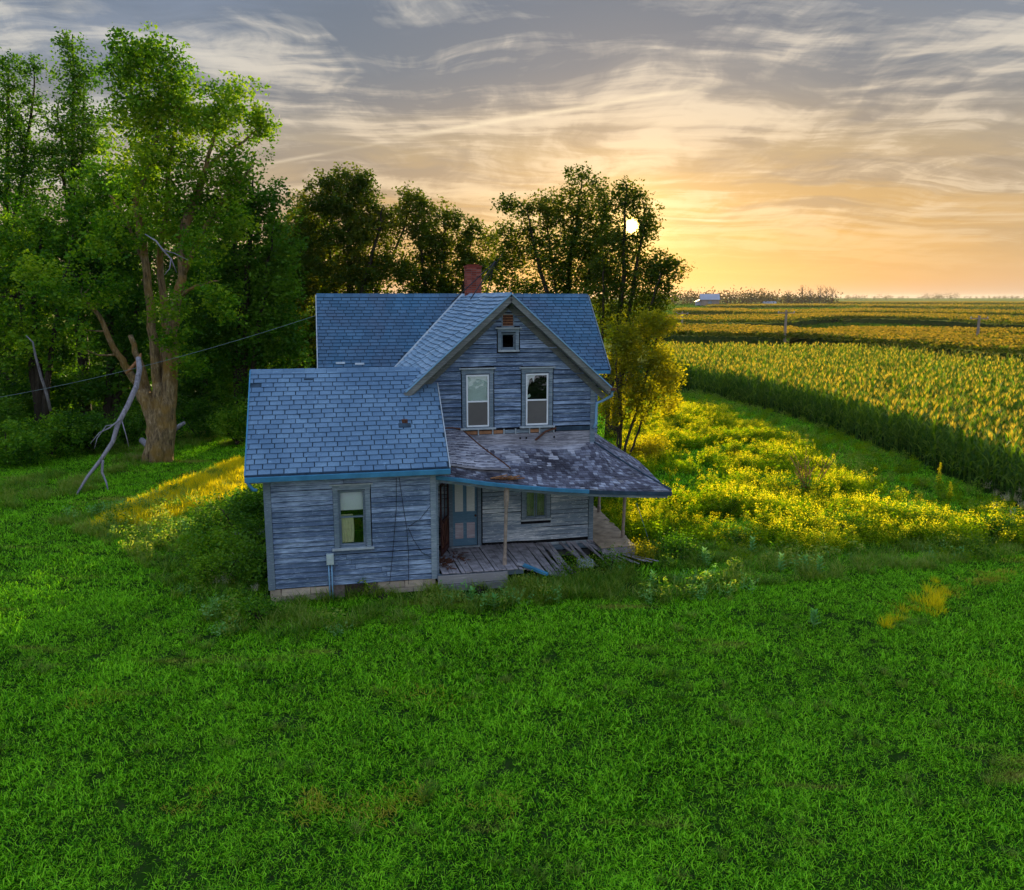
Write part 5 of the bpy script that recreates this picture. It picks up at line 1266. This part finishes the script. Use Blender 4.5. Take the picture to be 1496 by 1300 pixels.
simple_tree('ash_tree','airy tree with the setting sun glowing through its crown right of the roof',(890,600),42,(925,265),
 [(912,275,11),(928,285,16),(905,300,17),(942,305,18),(925,325,22),(950,330,12),(898,335,18),(900,362,22),(930,368,18),(880,385,22),(912,400,24),(960,385,16),(975,380,12),(945,400,18),(890,420,26),(925,435,28),(962,410,18),(985,395,11),(900,455,30),(945,450,24),(925,480,26),(965,440,14),(880,470,24),(940,500,22),(910,520,24),(975,420,14),(860,440,24),(918,350,20),(945,345,14),(888,350,16),(905,380,24),(935,400,22),(880,300,10)],M['leaf_back'],M['bark'],dens=2.4,per=36,lsize=.18,gap=.0088,twr=.03,tops=[(915,268),(945,300),(975,375),(880,380),(965,400)],r0=.24)
simple_tree('boxelder_tree','low yellow-lit spreading tree beside the right eave of the roof',(905,600),34,(930,440),
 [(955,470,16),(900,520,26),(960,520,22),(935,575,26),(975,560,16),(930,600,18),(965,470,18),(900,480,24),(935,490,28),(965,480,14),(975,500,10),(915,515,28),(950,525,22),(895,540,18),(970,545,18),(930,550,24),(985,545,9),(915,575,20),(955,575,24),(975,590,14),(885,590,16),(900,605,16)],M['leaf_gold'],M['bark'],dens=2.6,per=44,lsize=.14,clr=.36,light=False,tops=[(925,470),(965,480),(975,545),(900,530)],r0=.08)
# bushes along the foot of the woods
def bush(px,py,Y,r,mat,label,group='bushes at the foot of the woods',**kw):
    b=at(px,py,Y); b[2]=0; k=Y/FPX*r
    bl=[(b+np.array([random.uniform(-.6,.6)*k,random.uniform(-.4,.4)*k,random.uniform(.35,.8)*k]),(k*.6,k*.55,k*.45)) for _ in range(5)]
    return tree('bush',label,[([b,b+np.array([0,0,k*.8])],.06,.02),([b,b+np.array([k*.4,.1,k*.6])],.05,.02),([b,b+np.array([-k*.4,0,k*.6])],.05,.02)],bl,mat,M['bark'],'bush',group,per=40,clr=.32,dens=kw.get('dens',2.6),lsize=kw.get('ls',.15),twr=.02)
for px,py,Y,r,mt_,l in [(15,700,35,62,'leaf_wood','bright bush at the left photo edge below the woods'),(75,680,37,58,'leaf_wood','second bush from the left edge at the woods foot'),(135,665,38.5,55,'leaf_dark','dark bush behind the foot of the leaning dead limb'),
 (185,655,40,50,'leaf_dark','dark bush just left of the big trunk'),(290,640,42,52,'leaf_dark','dark bush right of the big trunk'),(345,635,40,50,'leaf_wood','bush between the big trunk and the low wing roof'),(400,640,40,46,'leaf_dark','bush behind the left edge of the low wing roof'),
 (450,640,44,56,'leaf_dark','dark bush in the gap between wing roof and rear roof'),(-30,650,40,80,'leaf_dark','big dark bush outside the left woods edge')]:
    bush(px,py,Y,r,M[mt_],l)
bush(352,745,25.5,36,M['leaf_dark'],'vine-covered shrub against the left side of the low wing',None,dens=4,ls=.11)
simple_tree('broadleaf_tree','dark tree deep in the gap between big trunk and low roof',(300,610),48,(300,420),[(300,430,40),(270,470,40),(330,480,40),(290,520,44),(250,540,40),(330,550,40),(280,580,40),(230,580,36)],M['leaf_dark'],M['bark'],dens=1.4,per=46,lsize=.24)
for px,py,r,mt_,l in [(345,850,42,'leaf_dark','tall dark weedy bush at the left front corner of the low wing'),(300,850,34,'leaf_wood','weedy bush out in the grass left of the low wing corner'),(362,800,34,'leaf_dark','weedy bush against the left wall below the vine'),(375,905,22,'leaf_wood','low weedy bush in front of the left front corner'),(895,835,22,'leaf_dark','low dark bush in front of the side porch'),(990,815,26,'leaf_wood','green bush at the lawn edge right of the side porch'),(560,878,14,'leaf_wood','small weed bush under the low wing foundation'),(700,868,16,'leaf_wood','small weed bush at the porch step'),(1230,790,30,'leaf_wood','green bush at the near edge of the meadow'),(1340,775,30,'leaf_wood','green bush farther right along the meadow edge'),(1440,790,32,'leaf_dark','dark bush at the meadow edge near the right photo edge'),(1080,800,26,'leaf_dark','dark low bush at the near left of the meadow')]:
    g_=onz(px,py); bush(px,py,g_[1],r,M[mt_],l,'weedy bushes round the house and meadow edge',dens=6,ls=.075)
for px,py,Y_,r,mt_,l in [(350,770,24.5,62,'leaf_dark','tall dark shrub beside the left wall of the low wing'),(368,835,20.3,52,'leaf_dark','tall weedy shrub at the left front corner board'),(318,825,21.5,48,'leaf_wood','broad weedy shrub out left of the low wing')]:
    bush(px,py,Y_,r,M[mt_],l,'tall shrubs left of the low wing',dens=3.2,ls=.11)
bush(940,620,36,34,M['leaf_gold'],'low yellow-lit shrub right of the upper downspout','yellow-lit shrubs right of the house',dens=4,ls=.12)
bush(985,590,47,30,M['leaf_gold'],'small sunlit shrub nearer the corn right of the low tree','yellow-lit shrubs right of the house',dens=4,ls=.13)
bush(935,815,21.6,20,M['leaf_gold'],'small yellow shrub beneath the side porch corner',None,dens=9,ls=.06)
bush(845,820,20.4,20,M['roughgrass'],'leafy weed clump between the blue gutter and the cinder block',None,dens=9,ls=.06)
bush(1160,735,29,30,M['leaf_dark'],'dark green bush in the middle of the yellow meadow',None,dens=6,ls=.09)
# dead twiggy shrub in the meadow
b=onz(1180,725); tw=[]
for k in range(14):
    a=random.uniform(0,6.28);L=random.uniform(.8,1.9); t_=b+np.array([math.cos(a)*.55*L,math.sin(a)*.4*L,L]); m_=(b+t_)/2+np.array([random.uniform(-.15,.15),0,.1]); tw.append(([b,m_,t_],[.02,.013,.005])); tw.append(([m_,m_+np.array([random.uniform(-.4,.4),0,.5])],[.01,.004]))
limb('dead_shrub','bare brown twiggy shrub standing in the yellow meadow','shrub',[b,b+np.array([.05,0,.7]),b+np.array([-.1,0,1.5])],[.03,.02,.01],M['splinter'],tw)
# tall spire weeds, milkweeds, pale seed heads
def spire(px,py,h,label,mat='bloom'):
    b=onz(px,py); b[2]=float(ground_z(b[0],b[1])); e=empty('goldenrod_spire',tuple(b)); tag(e,label,'weed')
    s=MB(); s.tube([(0,0,0),(.02,0,h*.5),(0,0,h)],[.015,.012,.006],5); s.build('stem',M['roughgrass'],e)
    n=160; f=rng.random(n); P=np.stack([rng.normal(0,.07,n)*(1.1-f),rng.normal(0,.07,n)*(1.1-f),h*(.35+.65*f)],-1); V,F,A=leaves_at(P,.07,.5); pmesh('flower_spike',V,F,M[mat],e,A)
    P[:,2]=h*rng.uniform(.05,.5,n); V,F,A=leaves_at(P,.10,.4); pmesh('leaf_whorl',V,F,M['meadow'],e,A)
spire(1370,722,1.25,'tallest single yellow flower spire between meadow and corn'); spire(1386,735,.8,'shorter yellow spire right of the tallest one'); spire(1300,795,.7,'yellow-topped weed near the middle of the meadow edge'); spire(1258,775,.8,'yellow-topped weed left of centre in the right meadow')
def milk(px,py,h,label):
    b=onz(px,py); b[2]=float(ground_z(b[0],b[1])); 
    for _ in range(3):                                       # sight again at the true ground height
        b=onz(px,py,b[2]); b[2]=float(ground_z(b[0],b[1]))
    e=empty('milkweed',tuple(b)); tag(e,label,'weed','milkweeds in the lawn edge')
    s=MB(); s.tube([(0,0,0),(.01,0,h)],[.012,.008],5); s.build('stem',M['milkweed'],e)
    n=18; az=np.arange(n)*1.571*1.02+rng.normal(0,.1,n); f=np.linspace(.2,1,n); base=np.stack([np.zeros(n),np.zeros(n),h*f],-1)
    V,F,A=blades(base,az,np.full(n,.20)*(1.1-.45*f),np.full(n,.075),np.full(n,1.0)-.3*f,np.full(n,.5),3); pmesh('leaf_cluster',V,F,M['milkweed'],e,A)
for px,py,h,l in [(1200,808,.55,'milkweed at the near meadow edge, tallest of three standing close'),(1196,842,.5,'milkweed in front of the tallest one'),(1140,838,.5,'milkweed with yellow top left of the close group'),(1028,826,.45,'milkweed nearest the side porch'),(1098,812,.5,'milkweed halfway between porch and the close group'),
   (953,862,.45,'milkweed in the lawn below the side porch'),(1032,860,.4,'low milkweed in the lawn right of the porch one'),(1188,918,.4,'lone milkweed farther down the right lawn'),(690,885,.4,'milkweed in the lawn below the porch step'),(722,892,.35,'smaller milkweed right of the one below the step')]: milk(px,py,h,l)
tforms=[variant([(clump(40,.16,.3,.6,.012,(.1,.7),(.3,1.2),3),M['fluff'])])]
for pg,nm in(([(300,820),(400,780),(400,900),(320,900)],'pale seed-headed grass left of the low wing'),([(1440,715),(1510,720),(1510,790),(1450,770)],'white-topped weeds at the right photo edge')):
    P_=pol(pg); x,y=sample(P_[:,0].min(),P_[:,0].max(),P_[:,1].min(),P_[:,1].max(),1.6,lambda x,y:inpoly(x,y,P_)); scatter('seed_heads',z3(x,y,.1),rots(len(x)),rng.uniform(.4,.8,len(x)),tforms,nm,'weeds')
P_=pol([(1245,905),(1340,872),(1365,850),(1390,862),(1385,888),(1290,908)]); x,y=sample(5,16,15,22,13,lambda x,y:inpoly(x,y,P_)&(vnoise(x,y,2.2,4)+.45*(x-9)*.25>.42)); scatter('dry_or_sunlit_grass',z3(x,y),rots(len(x)),rng.uniform(.35,.8,len(x)),sforms,'patch of tall grass alone in the right lawn, yellow for its backlight','grass')  # backlight on this clump is put into the yellow blade colour
# pale dead trunk in the left woods
limb('dead_snag','pale crooked dead trunk showing through the left woods','tree trunk',[at(74,600,39),at(68,575,38.8),at(60,550,38.5),at(52,520,38.3),at(48,500,38.2),at(38,490,38)],[.07,.065,.06,.05,.035,.02],M['deadwood'])
limb('dead_branch','blue-grey bare dead branch hanging in the big tree crown','branch',[at(212,342,34.6),at(228,352,34.5),at(238,365,34.4),at(250,378,34.3),at(258,398,34.3)],[.02,.035,.035,.03,.012],M['deadwood'],[([at(238,365,34.4),at(255,370,34.2),at(275,380,34.1)],[.03,.02,.01]),([at(250,378,34.3),at(248,392,34.2),at(240,402,34.1)],[.03,.02,.01])])

# ================================================================ FAR THINGS
def pole(px,pyt,pyb,Y,label,arm=True):
    t=at(px,pyt,Y);g=float(ground_z(t[0],Y)); e=empty('utility_pole',(t[0],Y,g)); tag(e,label,'utility pole','utility poles in the fields')
    h=t[2]-g; s=MB(); s.tube([(0,0,0),(0,0,h)],[.21,.14],7); s.build('shaft',M['polewood'],e)
    if arm:
        s=MB(); s.bar((-1.1,0,h-.35),(1.1,0,h-.35),.12,.12); s.build('crossarm',M['polewood'],e)
        for k in(-1,0,1): s=MB(); s.tube([(k,0,h-.29),(k,0,h-.12)],.06,6); s.build('insulator',M['sill'],e)
pole(1431,461,517,100,'tallest utility pole standing in the fields at the right'); pole(1149,453,492,106,'utility pole at the rounded end of the middle corn strip'); pole(997,455,490,150,'faint small pole seen just right of the trees')
# barn
bc=at(1036,448,520); bz=float(ground_z(bc[0],520))+1.6; br=empty('barn',(bc[0],520,bz),R(-8)); tag(br,'distant grey barn with pale metal roof below the horizon trees','barn')
s=MB(); s.box(-5.6,5.6,-4,4,0,3.8); s.prism([(-4,3.8),(4,3.8),(0,6.9)],0,-5.6,5.6); s.build('wall',M['barnwall'],br)
s=MB(); s.bar((0,-2.2,5.35),(0.001,-2.2,5.35001),.1,.1) if False else s.hexa([(x,y,z+k*.15) for x in(-6,6) for (y,z) in((-4.5,3.55),(0,7.05)) for k in(0,1)]); s.build('roof',M['barnroof'],br)
s=MB(); s.hexa([(x,y,z+k*.15) for x in(-6,6) for (y,z) in((4.5,3.55),(0,7.05)) for k in(0,1)]); s.build('roof',M['barnroof'],br)
s=MB(); s.box(-8.4,-5.61,-3,3,0,2.4); s.hexa([(x,y,z+k*.15) for (x,z) in((-8.8,2.2),(-5.6,3.9)) for y in(-3.3,3.3) for k in(0,1)]); s.build('lean_to',M['barnroof'],br)
s=MB(); s.box(-1.2,1.2,-4.06,-4.005,0,2.8); s.build('door',M['trim'],br)
sc2=at(1124,444,620); e=empty('shed',(sc2[0],620,float(ground_z(sc2[0],620))+.8)); tag(e,'tiny long white shed under the round tree on the horizon','shed')
s=MB(); s.box(-4.5,4.5,-2,2,-1,1.9); s.build('wall',M['shedwhite'],e)
s=MB(); s.prism([(-2.3,1.9),(2.3,1.9),(0,2.9)],0,-4.8,4.8); s.build('roof',M['barnroof'],e)
# far woods: mass and single trees
def farclump(px0,px1,h0,h1,Y,n,name,label,mat,bare=0):
    parts=[];P=[]
    xs_=rng.uniform(px0,px1,n)
    for xp in xs_:
        c=at(xp,440,Y+rng.uniform(-25,25)); g=float(ground_z(c[0],c[1])); h=rng.uniform(h0,h1); k=34
        d=rng.normal(size=(k,3))*np.array([h*.22,h*.22,h*.24]); P.append(np.array([c[0],c[1],g+h*.52])+d)
    P=np.concatenate(P); P=P[P[:,2]>-1]; V,F,A=leaves_at(P,1.5,.8,.3); return tag(pmesh(name,V,F,mat,None,A),label,'trees',kind='stuff')
M['farleaf']=leafm('far_leaf',[(.045,.04,.015),(.08,.06,.02),(.12,.085,.03)],.35,.02)
farclump(930,1120,10,13,640,150,'far_woods','long brown band of woods behind the barn',M['farleaf'])
farclump(1120,1222,8,11.5,680,80,'far_woods','darker woods in the middle of the horizon',M['farleaf'])
farclump(1235,1300,9,12,1500,24,'far_woods','small hazy woods right of the middle horizon trees',M['farleaf'])
farclump(1340,1400,11,16,1700,30,'far_woods','faint hazy woods on the right horizon',M['farleaf'])
farclump(1290,1560,7,10,2100,80,'far_woods','faintest line of trees along the right horizon',M['farleaf'])
farclump(440,930,8,14,2000,60,'far_woods','distant trees behind the near trees',M['farleaf'])
def fartree(px,pt,Y,wd,label,bare=False):
    c=at(px,pt,Y); g=float(ground_z(c[0],Y)); h=c[2]-g; e=empty('far_tree',(c[0],Y,g)); tag(e,label,'tree','single trees on the horizon')
    s=MB(); s.tube([(0,0,0),(0,0,h*.6),(.3,0,h*(1 if bare else .8))],[.35,.22,.08],6)
    if bare:
        for k in range(16):
            z=h*random.uniform(.35,.85);a=random.uniform(0,6.28);L=h*random.uniform(.15,.3); s.tube([(0,0,z),(math.cos(a)*L*.5,math.sin(a)*L*.5,z+L*.5),(math.cos(a)*L*.7,math.sin(a)*L*.7,z+L)],[.12,.09,.05],4)
    s.build('trunk',M['bark'],e)
    n=260 if not bare else 60; d=rng.normal(size=(n,3))*np.array([wd*.30,wd*.30,h*(.19 if not bare else .16)])+np.array([0,0,h*(.58 if not bare else .75)]); d[:,2]=np.clip(d[:,2],.5,h); V,F,A=leaves_at(d,.9 if not bare else .6,.8); pmesh('crown',V,F,M['farleaf'],e,A)
fartree(1124,423,620,15,'round dark tree above the white shed'); 
for px,pt,l in((1152,424,'thin tree right of the round one'),(1173,417,'bare-topped tree left of the tallest horizon pair'),(1184,421,'bare-topped tree beside the barest one'),(1199,416,'tallest bare tree on the horizon'),(1208,419,'bare tree right of the tallest'),(1217,420,'last bare tree of the horizon group')): fartree(px,pt,650,6,l,True)

# ================================================================ HAZE
hz=MB(); hz.box(-4600,4600,-420,6600,-9.,24.5)
hm=bpy.data.materials.new('haze_air'); hm.use_nodes=True; N=NT(hm.node_tree)
v_=N.n('ShaderNodeVolumePrincipled',i={'Color':(.93,.93,.95,1),'Density':HAZE,'Anisotropy':.2}).outputs[0]
o_=N.n('ShaderNodeOutputMaterial'); hm.node_tree.links.new(v_,o_.inputs['Volume'])
tag(hz.build('haze',hm),'thin evening haze over the fields','haze',kind='stuff')
